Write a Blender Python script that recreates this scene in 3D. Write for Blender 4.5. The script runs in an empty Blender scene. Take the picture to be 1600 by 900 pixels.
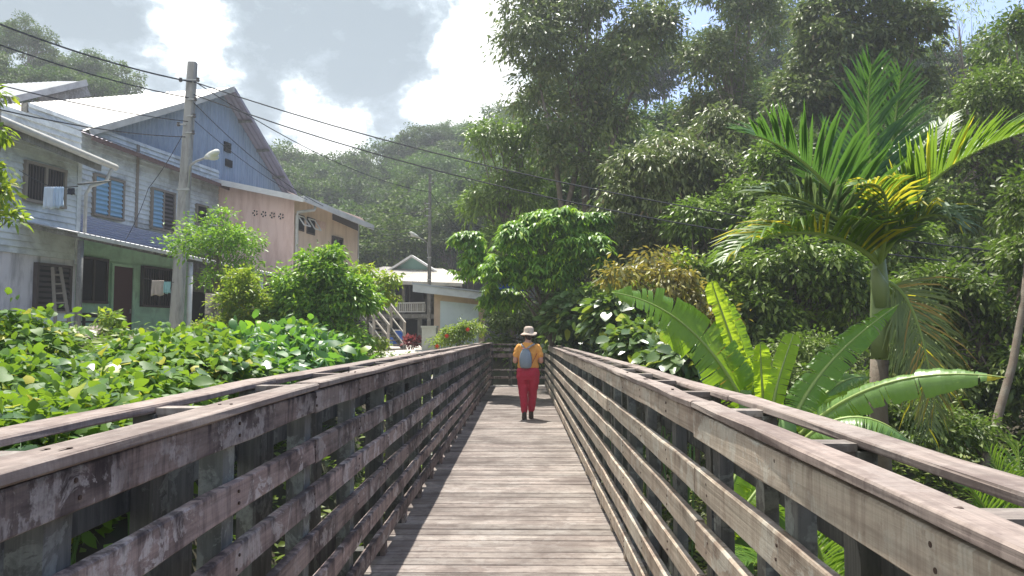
import bpy, math, random
import numpy as np
from mathutils import Vector, Matrix, Euler, noise as mnoise
R = math.radians
C = bpy.context.scene.collection
SC = bpy.context.scene
random.seed(7); rng = np.random.default_rng(7)

# ------------------------------------------------------------------ camera
EYE = Vector((0, 0, 1.5)); FPX = 1164.0
cam_d = bpy.data.cameras.new('camera'); cam = bpy.data.objects.new('camera', cam_d); C.objects.link(cam)
cam_d.sensor_width = 36; cam_d.lens = 36*FPX/1600; cam_d.clip_start = .05; cam_d.clip_end = 2000
cam.location = EYE; cam.rotation_euler = (R(90+3.44), 0, R(.79)); SC.camera = cam
CAMROT = Euler((R(90+3.44), 0, R(.79))).to_matrix()
# ------------------------------------------------------------------ light, sky
SUNV = Vector((-.105, .40, 1.0)).normalized()          # towards the sun
sun_el = math.asin(SUNV.z); sun_az = math.atan2(SUNV.x, SUNV.y)
sd = bpy.data.lights.new('sun', 'SUN'); sd.energy = 4.9; sd.angle = R(.6); sd.color = (1, .955, .88)
so = bpy.data.objects.new('sun', sd); C.objects.link(so); so.rotation_euler = SUNV.to_track_quat('Z', 'Y').to_euler()
W = bpy.data.worlds.new('World'); SC.world = W; W.use_nodes = True
SC.view_settings.view_transform = 'Standard'; SC.view_settings.look = 'None'
SC.view_settings.exposure = 1.0; SC.view_settings.gamma = 1
SC.cycles.volume_bounces = 0; SC.cycles.max_bounces = 8; SC.cycles.transparent_max_bounces = 8
SC.cycles.volume_max_steps = 32

def N(nt, typ, x=None, **kw):
    n = nt.nodes.new(typ)
    for k, v in kw.items():
        if k.startswith('i_'):
            key = k[2:]
            key = int(key) if key.isdigit() else key.replace('_', ' ')
            n.inputs[key].default_value = v
        else: setattr(n, k, v)
    return n
def L(nt, a, b): nt.links.new(a, b)
def mathn(nt, op, a, b=None, c=None, clamp=False):
    n = nt.nodes.new('ShaderNodeMath'); n.operation = op; n.use_clamp = clamp
    for i, s in enumerate((a, b, c)):
        if s is None: continue
        if isinstance(s, (int, float)): n.inputs[i].default_value = s
        else: L(nt, s, n.inputs[i])
    return n.outputs[0]
def ramp(nt, fac, stops, interp='LINEAR'):
    n = nt.nodes.new('ShaderNodeValToRGB'); n.color_ramp.interpolation = interp
    el = n.color_ramp.elements
    while len(el) < len(stops): el.new(.5)
    for e, (p, c) in zip(el, stops):
        e.position = p; e.color = (*c, 1) if isinstance(c, tuple) else (c, c, c, 1)
    L(nt, fac, n.inputs[0]); return n.outputs[0]
def mixc(nt, fac, a, b, mode='MIX'):
    n = nt.nodes.new('ShaderNodeMix'); n.data_type = 'RGBA'; n.blend_type = mode
    for s, k in ((fac, 0), (a, 6), (b, 7)):
        if isinstance(s, (int, float)): n.inputs[k].default_value = s
        elif isinstance(s, tuple): n.inputs[k].default_value = (*s, 1)
        else: L(nt, s, n.inputs[k])
    return n.outputs[2]
def noise(nt, vec, scale, detail=5, rough=.55, dist=0, w=None):
    n = nt.nodes.new('ShaderNodeTexNoise')
    if w is not None: n.noise_dimensions = '4D'; n.inputs['W'].default_value = w
    n.inputs['Scale'].default_value = scale; n.inputs['Detail'].default_value = detail
    n.inputs['Roughness'].default_value = rough; n.inputs['Distortion'].default_value = dist
    if vec is not None: L(nt, vec, n.inputs['Vector'])
    return n.outputs[0]

nt = W.node_tree; nt.nodes.clear()
sky = N(nt, 'ShaderNodeTexSky', sky_type='NISHITA', sun_disc=False)
sky.sun_elevation = sun_el; sky.sun_rotation = sun_az; sky.air_density = 1.0; sky.dust_density = .6; sky.ozone_density = 1.4
tc = N(nt, 'ShaderNodeTexCoord')
sep = N(nt, 'ShaderNodeSeparateXYZ'); L(nt, tc.outputs['Generated'], sep.inputs[0])
zz = mathn(nt, 'ADD', mathn(nt, 'MAXIMUM', sep.outputs[2], 0.0), .22)
cmb = N(nt, 'ShaderNodeCombineXYZ')
L(nt, mathn(nt, 'DIVIDE', sep.outputs[0], zz), cmb.inputs[0]); L(nt, mathn(nt, 'DIVIDE', sep.outputs[1], zz), cmb.inputs[1])
CW = 3.7
cn = noise(nt, cmb.outputs[0], 1.25, 7, .56, .25, w=CW)
def _ray(px, py):
    return (CAMROT @ Vector(((px-800)/FPX, -(py-450)/FPX, -1))).normalized()
wn = nt.nodes.new('ShaderNodeTexNoise'); wn.inputs['Scale'].default_value = 5.0; wn.inputs['Detail'].default_value = 8; wn.inputs['Roughness'].default_value = .62
L(nt, tc.outputs['Generated'], wn.inputs['Vector'])
wv = N(nt, 'ShaderNodeVectorMath', operation='SUBTRACT'); L(nt, wn.outputs['Color'], wv.inputs[0]); wv.inputs[1].default_value = (.5,.5,.5)
ws = N(nt, 'ShaderNodeVectorMath', operation='SCALE'); L(nt, wv.outputs[0], ws.inputs[0]); ws.inputs['Scale'].default_value = .30
wd = N(nt, 'ShaderNodeVectorMath', operation='ADD'); L(nt, ws.outputs[0], wd.inputs[0]); L(nt, tc.outputs['Generated'], wd.inputs[1])
def cloud_mass(px, py, rad, amt):
    """a cloud standing in that direction of the sky, ragged at its edge"""
    d = N(nt, 'ShaderNodeVectorMath', operation='DISTANCE'); L(nt, wd.outputs[0], d.inputs[0]); d.inputs[1].default_value = _ray(px, py)
    m = N(nt, 'ShaderNodeMapRange', interpolation_type='SMOOTHSTEP'); L(nt, d.outputs['Value'], m.inputs[0])
    m.inputs[1].default_value = rad/FPX*1.2; m.inputs[2].default_value = rad/FPX*.35; m.inputs[3].default_value = 0; m.inputs[4].default_value = amt; return m.outputs[0]
def total(lst):
    s = lst[0]
    for x in lst[1:]: s = mathn(nt, 'ADD', s, x)
    return s
side = mathn(nt, 'MULTIPLY_ADD', sep.outputs[0], -.50, .13)
cov = ramp(nt, total([cn, side, cloud_mass(1100, 40, 160, -.10), cloud_mass(560, 60, 90, -.09), cloud_mass(250, 45, 70, -.09)]), [(.45, 0.0), (.53, 1.0)])
cn3 = noise(nt, wd.outputs[0], 14, 8, .6, .2)
cn2 = mathn(nt, 'MULTIPLY_ADD', noise(nt, cmb.outputs[0], 3.6, 12, .58, .1, w=CW+5.1), 2.3, -.62)
masses = total([cloud_mass(300, 85, 95, .26), cloud_mass(745, 60, 130, .24), cloud_mass(510, 195, 120, .20), cloud_mass(700, 165, 80, .10), cloud_mass(440, 210, 80, .08),
  cloud_mass(100, 30, 260, -.26), cloud_mass(460, 10, 220, -.24), cloud_mass(600, 110, 110, -.18), cloud_mass(360, 160, 60, -.1)])
shade = ramp(nt, total([cn2, masses, mathn(nt, 'MULTIPLY_ADD', cn3, .75, -.375)]), [(.20, (1.25, 1.65, 1.95)), (.38, (2.0, 2.5, 2.9)), (.47, (3.4, 4.0, 4.35)), (.54, (5.8, 6.2, 6.4)), (.70, (9.2, 9.2, 9.1))])
skyc = mixc(nt, 1.0, sky.outputs[0], (1.1, 1.1, 1.3), 'MULTIPLY')
mx = mixc(nt, cov, skyc, shade)
bg = N(nt, 'ShaderNodeBackground'); bg.inputs[1].default_value = .10; L(nt, mx, bg.inputs[0])
wo = N(nt, 'ShaderNodeOutputWorld'); L(nt, bg.outputs[0], wo.inputs[0])

# ------------------------------------------------------------------ helpers
def ray(px, py):
    return (CAMROT @ Vector(((px-800)/FPX, -(py-450)/FPX, -1))).normalized()
def at(px, py, Y):
    d = ray(px, py); return EYE + d*(Y/d.y)
def sm(a, b, t):
    t = np.clip((t-a)/(b-a), 0, 1); return t*t*(3-2*t)

class MB:
    def __init__(s): s.v = []; s.f = []
    def add(s, vs, fs):
        o = len(s.v); s.v += [tuple(v) for v in vs]; s.f += [tuple(i+o for i in f) for f in fs]; return s
    def box(s, x0, x1, y0, y1, z0, z1, M=None):
        vs = [Vector(p) for p in ((x0,y0,z0),(x1,y0,z0),(x1,y1,z0),(x0,y1,z0),(x0,y0,z1),(x1,y0,z1),(x1,y1,z1),(x0,y1,z1))]
        if M is not None: vs = [M @ v for v in vs]
        return s.add(vs, ((3,2,1,0),(4,5,6,7),(0,1,5,4),(1,2,6,5),(2,3,7,6),(3,0,4,7)))
    def beam(s, a, b, w, h, up=Vector((0,0,1)), ch=0):
        a = Vector(a); b = Vector(b); d = (b-a).normalized()
        x = d.cross(up)
        if x.length < 1e-4: x = d.cross(Vector((0,1,0)))
        x.normalize(); z = x.cross(d)
        w /= 2; h /= 2
        if ch: pr = [(-w,-h+ch),(-w+ch,-h),(w-ch,-h),(w,-h+ch),(w,h-ch),(w-ch,h),(-w+ch,h),(-w,h-ch)]
        else: pr = [(-w,-h),(w,-h),(w,h),(-w,h)]
        n = len(pr); vs = [p + x*i + z*j for p in (a, b) for i, j in pr]
        fs = [tuple(range(n-1,-1,-1)), tuple(range(n, 2*n))] + [(i,(i+1)%n,(i+1)%n+n,i+n) for i in range(n)]
        return s.add(vs, [tuple(reversed(f)) for f in fs])
    def board(s, a, b, w, h, ch=.005, seg=.45, jit=.0022, bow=.003):
        a = Vector(a); b = Vector(b); n = max(2, int((b-a).length/seg)+1); w /= 2; h /= 2; vs = []
        pr = [(-w,-h+ch),(-w+ch,-h),(w-ch,-h),(w,-h+ch),(w,h-ch),(w-ch,h),(-w+ch,h),(-w,h-ch)]; u = random.uniform
        for i in range(n+1):
            c = a.lerp(b, i/n)+Vector((u(-bow,bow)*(0<i<n), 0, u(-bow,bow)*(0<i<n)))
            vs += [(c.x+x+u(-jit,jit), c.y, c.z+z+u(-jit,jit)) for x, z in pr]
        fs = [tuple(range(7,-1,-1)), tuple(range(8*n, 8*n+8))] + [(8*i+k, 8*i+(k+1)%8, 8*i+8+(k+1)%8, 8*i+8+k) for i in range(n) for k in range(8)]
        return s.add(vs, [f[::-1] for f in fs] if b.y > a.y else fs)
    def tube(s, pts, r, n=8, cap=True):
        pts = [Vector(p) for p in pts]; m = len(pts)
        rr = list(r) if hasattr(r, '__len__') else [r]*m
        vs = []; prev = None
        for i, p in enumerate(pts):
            d = (pts[min(i+1,m-1)] - pts[max(i-1,0)]).normalized()
            x = prev - d*prev.dot(d) if prev is not None else d.orthogonal()
            if x.length < 1e-5: x = d.orthogonal()
            x.normalize(); prev = x; y = d.cross(x)
            ra = rr[i] if hasattr(rr[i], '__len__') else (rr[i], rr[i])
            for k in range(n):
                t = 2*math.pi*k/n; vs.append(p + x*math.cos(t)*ra[0] + y*math.sin(t)*ra[1])
        fs = [(i*n+k, i*n+(k+1)%n, (i+1)*n+(k+1)%n, (i+1)*n+k) for i in range(m-1) for k in range(n)]
        if cap: fs += [tuple(range(n-1,-1,-1)), tuple((m-1)*n+k for k in range(n))]
        return s.add(vs, fs)
    def rings(s, rings, n=16, cap=True):          # (cx,cy,z,rx,ry)
        vs = []
        for cx, cy, z, rx, ry in rings:
            for k in range(n):
                t = 2*math.pi*k/n; vs.append((cx+rx*math.cos(t), cy+ry*math.sin(t), z))
        m = len(rings); fs = [(i*n+k, i*n+(k+1)%n, (i+1)*n+(k+1)%n, (i+1)*n+k) for i in range(m-1) for k in range(n)]
        if cap: fs += [tuple(range(n-1,-1,-1)), tuple((m-1)*n+k for k in range(n))]
        return s.add(vs, fs)
    def ball(s, c, r, n=12, m=8, M=None):
        r = r if hasattr(r, '__len__') else (r, r, r); vs = []
        for i in range(1, m):
            a = math.pi*i/m
            for k in range(n):
                t = 2*math.pi*k/n; vs.append(Vector((r[0]*math.sin(a)*math.cos(t), r[1]*math.sin(a)*math.sin(t), r[2]*math.cos(a))))
        vs += [Vector((0,0,r[2])), Vector((0,0,-r[2]))]; q = (m-1)*n
        if M is not None: vs = [M @ v for v in vs]
        vs = [v+Vector(c) for v in vs]
        fs = [(i*n+k, (i+1)*n+k, (i+1)*n+(k+1)%n, i*n+(k+1)%n) for i in range(m-2) for k in range(n)]
        fs += [(q, k, (k+1)%n) for k in range(n)] + [(q+1, (m-2)*n+(k+1)%n, (m-2)*n+k) for k in range(n)]
        return s.add(vs, fs)
    def quad(s, a, b, c, d): return s.add((a,b,c,d), ((0,1,2,3),))
    def mesh(s, name, mat=None, smooth=False):
        me = bpy.data.meshes.new(name); me.from_pydata(s.v, [], s.f)
        if mat: me.materials.append(mat)
        if smooth: me.polygons.foreach_set('use_smooth', [True]*len(me.polygons))
        me.update(); return me

def fast_mesh(name, V, F, mat, smooth=False):
    """V (n,3), F (m,k) one polygon size"""
    me = bpy.data.meshes.new(name); V = np.asarray(V, np.float32); F = np.asarray(F, np.int32)
    me.vertices.add(len(V)); me.vertices.foreach_set('co', V.ravel())
    k = F.shape[1]; me.loops.add(F.size); me.loops.foreach_set('vertex_index', F.ravel())
    me.polygons.add(len(F)); me.polygons.foreach_set('loop_start', np.arange(0, F.size, k, dtype=np.int32))
    me.polygons.foreach_set('loop_total', np.full(len(F), k, np.int32))
    if smooth: me.polygons.foreach_set('use_smooth', np.ones(len(F), bool))
    me.materials.append(mat); me.update(calc_edges=True); return me

def tag(o, label=None, cat=None, group=None, kind=None):
    if label: o['label'] = label
    if cat: o['category'] = cat
    if group: o['group'] = group
    if kind: o['kind'] = kind
    return o
def thing(name, label, cat, loc=(0,0,0), group=None):
    o = bpy.data.objects.new(name, None); C.objects.link(o); o.location = loc; o.empty_display_size = .2
    return tag(o, label, cat, group)
def link(name, me, parent=None, M=None):
    o = bpy.data.objects.new(name, me); C.objects.link(o)
    if M is not None: o.matrix_basis = M
    if parent is not None:
        o.parent = parent; p = parent; t = Vector((0,0,0))
        while p is not None:
            if p.type == 'EMPTY': t = p.location
            p = p.parent
        # every mesh is written in world coordinates: undo only the root's place
        o.matrix_parent_inverse = Matrix.Translation(-t) if parent.type == 'EMPTY' else Matrix.Identity(4)
    return o
def part(name, mb, mat, parent=None, smooth=False, label=None, kind=None):
    o = link(name, mb.mesh(name, mat, smooth), parent)
    if label: o['label'] = label
    if kind: o['kind'] = kind
    return o
def structure(name, mb, mat, smooth=False):
    o = link(name, mb.mesh(name, mat, smooth)); o['kind'] = 'structure'; return o

# ------------------------------------------------------------------ materials
def newmat(name):
    m = bpy.data.materials.new(name); m.use_nodes = True; t = m.node_tree; t.nodes.clear()
    out = N(t, 'ShaderNodeOutputMaterial'); b = N(t, 'ShaderNodeBsdfPrincipled'); L(t, b.outputs[0], out.inputs[0])
    return m, t, b, out
def coords(t, scale=(1,1,1), rnd=True):
    tcn = N(t, 'ShaderNodeTexCoord'); mp = N(t, 'ShaderNodeMapping'); mp.inputs['Scale'].default_value = scale
    src = tcn.outputs['Object']
    if rnd:
        oi = N(t, 'ShaderNodeObjectInfo'); va = N(t, 'ShaderNodeVectorMath', operation='ADD')
        sc = mathn(t, 'MULTIPLY', oi.outputs['Random'], 37.0); cb = N(t, 'ShaderNodeCombineXYZ')
        for i in range(3): L(t, sc, cb.inputs[i])
        L(t, src, va.inputs[0]); L(t, cb.outputs[0], va.inputs[1]); src = va.outputs[0]
    L(t, src, mp.inputs[0]); return mp.outputs[0], src
def bump(t, b, h, strength=.3, dist=.01):
    n = N(t, 'ShaderNodeBump'); n.inputs['Strength'].default_value = strength; n.inputs['Distance'].default_value = dist
    L(t, h, n.inputs['Height']); L(t, n.outputs[0], b.inputs['Normal'])
def wood(name, axis, base, dark, pale, lichen=.5, stain=.5, rough=.85, oval=0.25, fringe=0, wdirt=0):
    m, t, b, o = newmat(name)
    s = [48, 48, 48]; s[axis] = 1.1
    gv, raw = coords(t, tuple(s))
    grain = noise(t, gv, 1.0, 6, .65, .3)
    s2 = [5, 5, 5]; s2[axis] = 1.6
    mp = N(t, 'ShaderNodeMapping'); mp.inputs['Scale'].default_value = s2; L(t, raw, mp.inputs[0])
    blot = noise(t, mp.outputs[0], 1.0, 7, .62, .5)
    # rain streaks run down whatever way the board lies
    mz = N(t, 'ShaderNodeMapping'); mz.inputs['Scale'].default_value = (14, 14, 2.2); L(t, raw, mz.inputs[0])
    streak = noise(t, mz.outputs[0], 1.0, 5, .6, .4)
    lich = noise(t, raw, 7.5, 8, .68, .8)
    spot = noise(t, raw, 2.3, 3, .5)
    oi = N(t, 'ShaderNodeObjectInfo')
    c = mixc(t, ramp(t, grain, [(.3, 0.0), (.7, 1.0)]), tuple(x*.62 for x in base), tuple(min(1, x*1.32) for x in base))
    tone = noise(t, raw, 1.1, 4, .6)
    c = mixc(t, ramp(t, tone, [(.35, 0.0), (.65, .35)]), c, tuple((x*.6+y*.4)*k for x, y, k in zip(base, pale, (.92, 1.0, .98))))
    c = mixc(t, mathn(t, 'MULTIPLY', ramp(t, blot, [(.46, 0.0), (.62, 1.0)]), stain), c, dark)
    c = mixc(t, mathn(t, 'MULTIPLY', ramp(t, streak, [(.5, 0.0), (.62, 1.0)]), stain*.7), c, dark)
    patch = noise(t, raw, 3.2, 9, .66, .25)
    speck = noise(t, raw, 38, 4, .7)
    lf = mathn(t, 'MULTIPLY', ramp(t, lich, [(.53, 0.0), (.565, 1.0)]), ramp(t, spot, [(.42, 0.1), (.58, 1.0)]))
    lf = mathn(t, 'MAXIMUM', lf, ramp(t, patch, [(.575, 0.0), (.600, .9)]))
    lf = mathn(t, 'MULTIPLY', lf, ramp(t, speck, [(.34, .35), (.55, 1.0)]))
    c = mixc(t, mathn(t, 'MULTIPLY', lf, lichen), c, pale)
    c = mixc(t, mathn(t, 'MULTIPLY', ramp(t, speck, [(.60, 0.0), (.72, 1.0)]), .35), c, dark)
    if axis == 1:       # marks left by the saw across the board
        ms = N(t, 'ShaderNodeMapping'); ms.inputs['Scale'].default_value = (2, 130, 5); L(t, raw, ms.inputs[0]); saw = noise(t, ms.outputs[0], 1.0, 2, .5)
        c = mixc(t, mathn(t, 'MULTIPLY', ramp(t, saw, [(.45, 0.0), (.7, 1.0)]), .22), c, dark)
    if fringe:          # black algae along the upper edge of each board, running down in drips
        tg = N(t, 'ShaderNodeTexCoord'); sg_ = N(t, 'ShaderNodeSeparateXYZ'); L(t, tg.outputs['Generated'], sg_.inputs[0])
        e = mathn(t, 'ADD', sg_.outputs[2], mathn(t, 'MULTIPLY_ADD', streak, 1.3, -.75)); e = mathn(t, 'ADD', e, mathn(t, 'MULTIPLY_ADD', blot, .9, -.45))
        c = mixc(t, mathn(t, 'MULTIPLY', ramp(t, e, [(.70, 0.0), (.98, 1.0)]), fringe), c, dark)
    if wdirt:
        gp_ = N(t, 'ShaderNodeNewGeometry'); wn_ = noise(t, gp_.outputs['Position'], 1.5, 6, .65, .3)
        c = mixc(t, mathn(t, 'MULTIPLY', ramp(t, wn_, [(.46, 0.0), (.64, 1.0)]), wdirt), c, dark)
    hs = N(t, 'ShaderNodeHueSaturation'); L(t, c, hs.inputs['Color'])
    L(t, mathn(t, 'MULTIPLY_ADD', oi.outputs['Random'], oval*2, 1-oval), hs.inputs['Value'])
    L(t, hs.outputs[0], b.inputs['Base Color']); b.inputs['Roughness'].default_value = rough
    b.inputs['Specular IOR Level'].default_value = .3
    h = mathn(t, 'ADD', mathn(t, 'MULTIPLY', grain, .7), mathn(t, 'MULTIPLY', lich, .4))
    bump(t, b, h, .55, .006); return m
def plain(name, col, rough=.7, metal=0, var=.12, scale=6, dirt=None, dirtamt=.4, bumps=.15, spec=.4, dscale=2.0, vert=False):
    m, t, b, o = newmat(name)
    v, raw = coords(t, (1,1,1)); n1 = noise(t, raw, scale, 6, .6)
    c = mixc(t, n1, tuple(x*(1-var) for x in col), tuple(min(1, x*(1+var)) for x in col))
    if dirt:
        mz = N(t, 'ShaderNodeMapping'); mz.inputs['Scale'].default_value = (3,3,.5) if vert else (1,1,1); L(t, raw, mz.inputs[0])
        n2 = noise(t, mz.outputs[0], dscale, 8, .65, .5)
        c = mixc(t, mathn(t, 'MULTIPLY', ramp(t, n2, [(.45, 0.0), (.66, 1.0)]), dirtamt), c, dirt)
    L(t, c, b.inputs['Base Color']); b.inputs['Roughness'].default_value = rough; b.inputs['Metallic'].default_value = metal
    b.inputs['Specular IOR Level'].default_value = spec
    if bumps: bump(t, b, noise(t, raw, scale*5, 4, .6), bumps, .01)
    return m
def leafmat(name, a, bcol, yel=None, yamt=.06, trans=(.22,.42,.03), tamt=.32, rough=.42, spec=.5, oval=.3):
    m, t, b, o = newmat(name)
    g = N(t, 'ShaderNodeNewGeometry'); oi = N(t, 'ShaderNodeObjectInfo')
    r = mathn(t, 'FRACT', mathn(t, 'ADD', g.outputs['Random Per Island'], oi.outputs['Random']))
    tcn = N(t, 'ShaderNodeTexCoord'); big = noise(t, tcn.outputs['Object'], .55, 2, .5)
    rr = mathn(t, 'ADD', mathn(t, 'MULTIPLY', r, .75), mathn(t, 'MULTIPLY_ADD', big, 1.2, -.48), clamp=True)
    c = ramp(t, rr, [(.05, a), (.9, bcol)])
    if yel:
        r2 = mathn(t, 'FRACT', mathn(t, 'MULTIPLY', r, 7.31))
        c = mixc(t, mathn(t, 'LESS_THAN', r2, yamt), c, yel)
    hv = N(t, 'ShaderNodeHueSaturation'); L(t, c, hv.inputs['Color']); L(t, mathn(t, 'MULTIPLY_ADD', oi.outputs['Random'], oval, 1-oval*.5), hv.inputs['Value'])
    L(t, mathn(t, 'MULTIPLY_ADD', mathn(t, 'FRACT', mathn(t, 'MULTIPLY', oi.outputs['Random'], 13.7)), -.05*oval, .5+.02*oval), hv.inputs['Hue']); c = hv.outputs[0]
    L(t, c, b.inputs['Base Color']); b.inputs['Roughness'].default_value = rough; b.inputs['Specular IOR Level'].default_value = spec*.8
    tr = N(t, 'ShaderNodeBsdfTranslucent'); tcx = mixc(t, .55, c, trans); L(t, tcx, tr.inputs[0])
    mx = N(t, 'ShaderNodeMixShader'); mx.inputs[0].default_value = tamt
    L(t, b.outputs[0], mx.inputs[1]); L(t, tr.outputs[0], mx.inputs[2]); L(t, mx.outputs[0], o.inputs[0])
    return m
M = {}
WB, WD, WP = (.215,.170,.150), (.040,.032,.032), (.46,.43,.38)
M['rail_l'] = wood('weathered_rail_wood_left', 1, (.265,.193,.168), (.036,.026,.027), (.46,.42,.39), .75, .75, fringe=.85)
M['rail_r'] = wood('weathered_rail_wood_right_sunlit', 1, (.44,.355,.275), (.13,.085,.062), (.56,.54,.46), .65, .4, fringe=.45)  # paler base than the left boards, sunlit tone put into the colour
M['cap'] = wood('weathered_cap_wood', 1, (.258,.205,.178), (.105,.076,.068), (.42,.38,.35), .22, .55, oval=.12)
M['post'] = wood('weathered_post_wood', 2, (.12,.115,.105), (.035,.035,.035), (.33,.35,.31), .5, .55)
M['cross'] = wood('weathered_cross_wood', 0, WB, WD, WP, .4, .4)
M['deck'] = wood('worn_deck_wood', 0, (.255,.212,.187), (.078,.059,.052), (.37,.35,.325), .3, .5, oval=.2, wdirt=.6)
M['oldwood'] = wood('old_grey_timber', 2, (.2,.19,.17), (.07,.06,.05), (.4,.4,.38), .4, .4)
M['siding'] = plain('faded_grey_green_siding', (.58,.62,.61), .8, var=.25, scale=3, dirt=(.12,.12,.11), dirtamt=.5, dscale=1.6, bumps=.3)
M['greywall'] = plain('grey_stained_render', (.62,.60,.61), .9, var=.2, scale=2.2, dirt=(.13,.125,.13), dirtamt=.6, dscale=1.4, vert=True)
M['greenwall'] = plain('mint_green_paint', (.50,.78,.55), .7, var=.08, dirt=(.12,.22,.15), dirtamt=.35)
M['bluemetal'] = plain('blue_corrugated_metal', (.28,.35,.45), .5, var=.12, scale=1.2, dirt=(.09,.13,.2), dirtamt=.4, vert=True, bumps=.05)
M['roofmetal'] = plain('bare_zinc_roof', (.60,.57,.52), .5, metal=.0, var=.08, scale=1.0, dirt=(.40,.33,.24), dirtamt=.5, dscale=1.2, bumps=.05, spec=.6)
M['porchroof'] = plain('grey_zinc_porch_roof', (.50,.51,.53), .45, metal=.3, var=.12, scale=1.0, dirt=(.22,.18,.15), dirtamt=.4, bumps=.05)
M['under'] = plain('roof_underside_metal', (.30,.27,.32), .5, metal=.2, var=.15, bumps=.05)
M['white'] = plain('off_white_paint', (.66,.66,.64), .6, var=.06, dirt=(.38,.37,.34), dirtamt=.4)
M['gutter'] = plain('cream_plastic_gutter', (.52,.51,.46), .6, var=.1, dirt=(.25,.24,.2), dirtamt=.5)
M['pink'] = plain('peach_pink_render', (.74,.55,.47), .85, var=.06, scale=2, dirt=(.36,.17,.11), dirtamt=.38, dscale=1.2, vert=True)
M['pink2'] = plain('peach_render', (.76,.60,.46), .85, var=.05, scale=2, dirt=(.38,.25,.17), dirtamt=.3, dscale=1.0, vert=True)
M['tan'] = plain('tan_render', (.68,.50,.35), .85, var=.06, dirt=(.35,.22,.15), dirtamt=.3)
M['paleblue'] = plain('pale_blue_panel', (.70,.76,.74), .6, var=.04, dirt=(.36,.42,.43), dirtamt=.25)
M['teal'] = plain('pale_teal_board', (.28,.48,.44), .7, var=.08)
M['frame'] = plain('window_frame_wood', (.22,.19,.15), .7, var=.15)
M['darkframe'] = plain('dark_window_frame', (.07,.055,.05), .6, var=.15)
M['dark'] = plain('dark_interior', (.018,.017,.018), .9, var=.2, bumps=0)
M['door'] = plain('maroon_door_paint', (.085,.028,.028), .55, var=.12)
M['bluecurtain'] = plain('blue_louvre_cloth', (.22,.40,.54), .7, var=.15)
M['brown'] = plain('brown_fascia', (.13,.075,.06), .7, var=.2)
M['concrete'] = plain('weathered_concrete', (.36,.345,.32), .9, var=.15, scale=5, dirt=(.13,.125,.12), dirtamt=.65, dscale=2.5, vert=True, bumps=.4)
M['path'] = plain('pale_concrete_path', (.50,.46,.42), .9, var=.12, dirt=(.28,.24,.2), dirtamt=.5, bumps=.3)
M['soil'] = plain('damp_brown_soil', (.060,.050,.032), .95, var=.4, scale=1.5, dirt=(.035,.055,.018), dirtamt=.8, dscale=.7, bumps=.6)
M['metal'] = plain('galvanised_metal', (.38,.38,.37), .45, metal=.7, var=.1)
M['lamp'] = plain('lamp_housing', (.62,.62,.55), .5, var=.06)
M['nail'] = plain('rusty_nail', (.06,.035,.025), .7, bumps=0)
M['wire'] = plain('black_cable', (.022,.024,.03), .6, bumps=0)
M['ceramic'] = plain('brown_ceramic', (.10,.085,.08), .3)
M['bark'] = plain('grey_brown_bark', (.15,.115,.085), .95, var=.3, scale=9, dirt=(.28,.27,.22), dirtamt=.4, dscale=4, bumps=.8)
M['palebark'] = plain('pale_bark', (.25,.20,.165), .9, var=.25, scale=8, dirt=(.11,.10,.08), dirtamt=.5, dscale=4, bumps=.6)
M['stem'] = plain('green_stem', (.12,.22,.06), .6, var=.2)
M['shaft'] = plain('palm_crownshaft', (.20,.26,.10), .5, var=.12, dirt=(.14,.12,.05), dirtamt=.35)
M['l_dark'] = leafmat('leaf_dark_green', (.055,.088,.018), (.175,.215,.040), (.15,.2,.04), .04, rough=.48, spec=.4, tamt=.25)
M['l_mid'] = leafmat('leaf_mid_green', (.065,.115,.016), (.19,.255,.036), (.22,.28,.05), .06, tamt=.3)
M['l_grey'] = leafmat('leaf_grey_green', (.075,.108,.030), (.215,.245,.075), (.22,.17,.08), .03, rough=.42, spec=.5, tamt=.25, trans=(.22,.35,.08))
M['l_bright'] = leafmat('leaf_bright_green', (.055,.155,.02), (.19,.36,.05), (.33,.48,.04), .16, tamt=.42, trans=(.35,.62,.03))
M['l_lime'] = leafmat('leaf_lime', (.08,.15,.018), (.21,.30,.035), (.42,.38,.04), .1, tamt=.45, trans=(.5,.68,.04))
M['l_brown'] = leafmat('leaf_bronze_new_growth', (.08,.13,.025), (.23,.20,.05), (.36,.34,.05), .2, tamt=.4, trans=(.5,.38,.05))
M['l_hill'] = leafmat('leaf_hill', (.030,.064,.018), (.115,.165,.042), None, tamt=.18, rough=.6, spec=.2, oval=1.0)
M['l_vine'] = leafmat('leaf_broad_vine', (.050,.12,.020), (.13,.25,.04), (.42,.40,.03), .06, tamt=.36, trans=(.42,.65,.03), rough=.5, spec=.35)
M['l_cass'] = leafmat('leaf_cassava', (.040,.13,.045), (.10,.22,.06), (.30,.42,.02), .1, tamt=.4, trans=(.3,.62,.03), rough=.4, spec=.6)
M['l_shrub'] = leafmat('leaf_glossy_shrub', (.05,.10,.03), (.14,.22,.06), (.38,.42,.04), .07, tamt=.3, trans=(.35,.55,.05), rough=.3, spec=.8)
M['l_grass'] = leafmat('leaf_grass', (.05,.11,.02), (.17,.25,.05), None, tamt=.35)
M['flower'] = plain('red_flower', (.65,.07,.03), .5)
M['croton'] = leafmat('leaf_red_croton', (.09,.03,.035), (.24,.07,.07), None, tamt=.3, trans=(.6,.1,.1))

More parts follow.
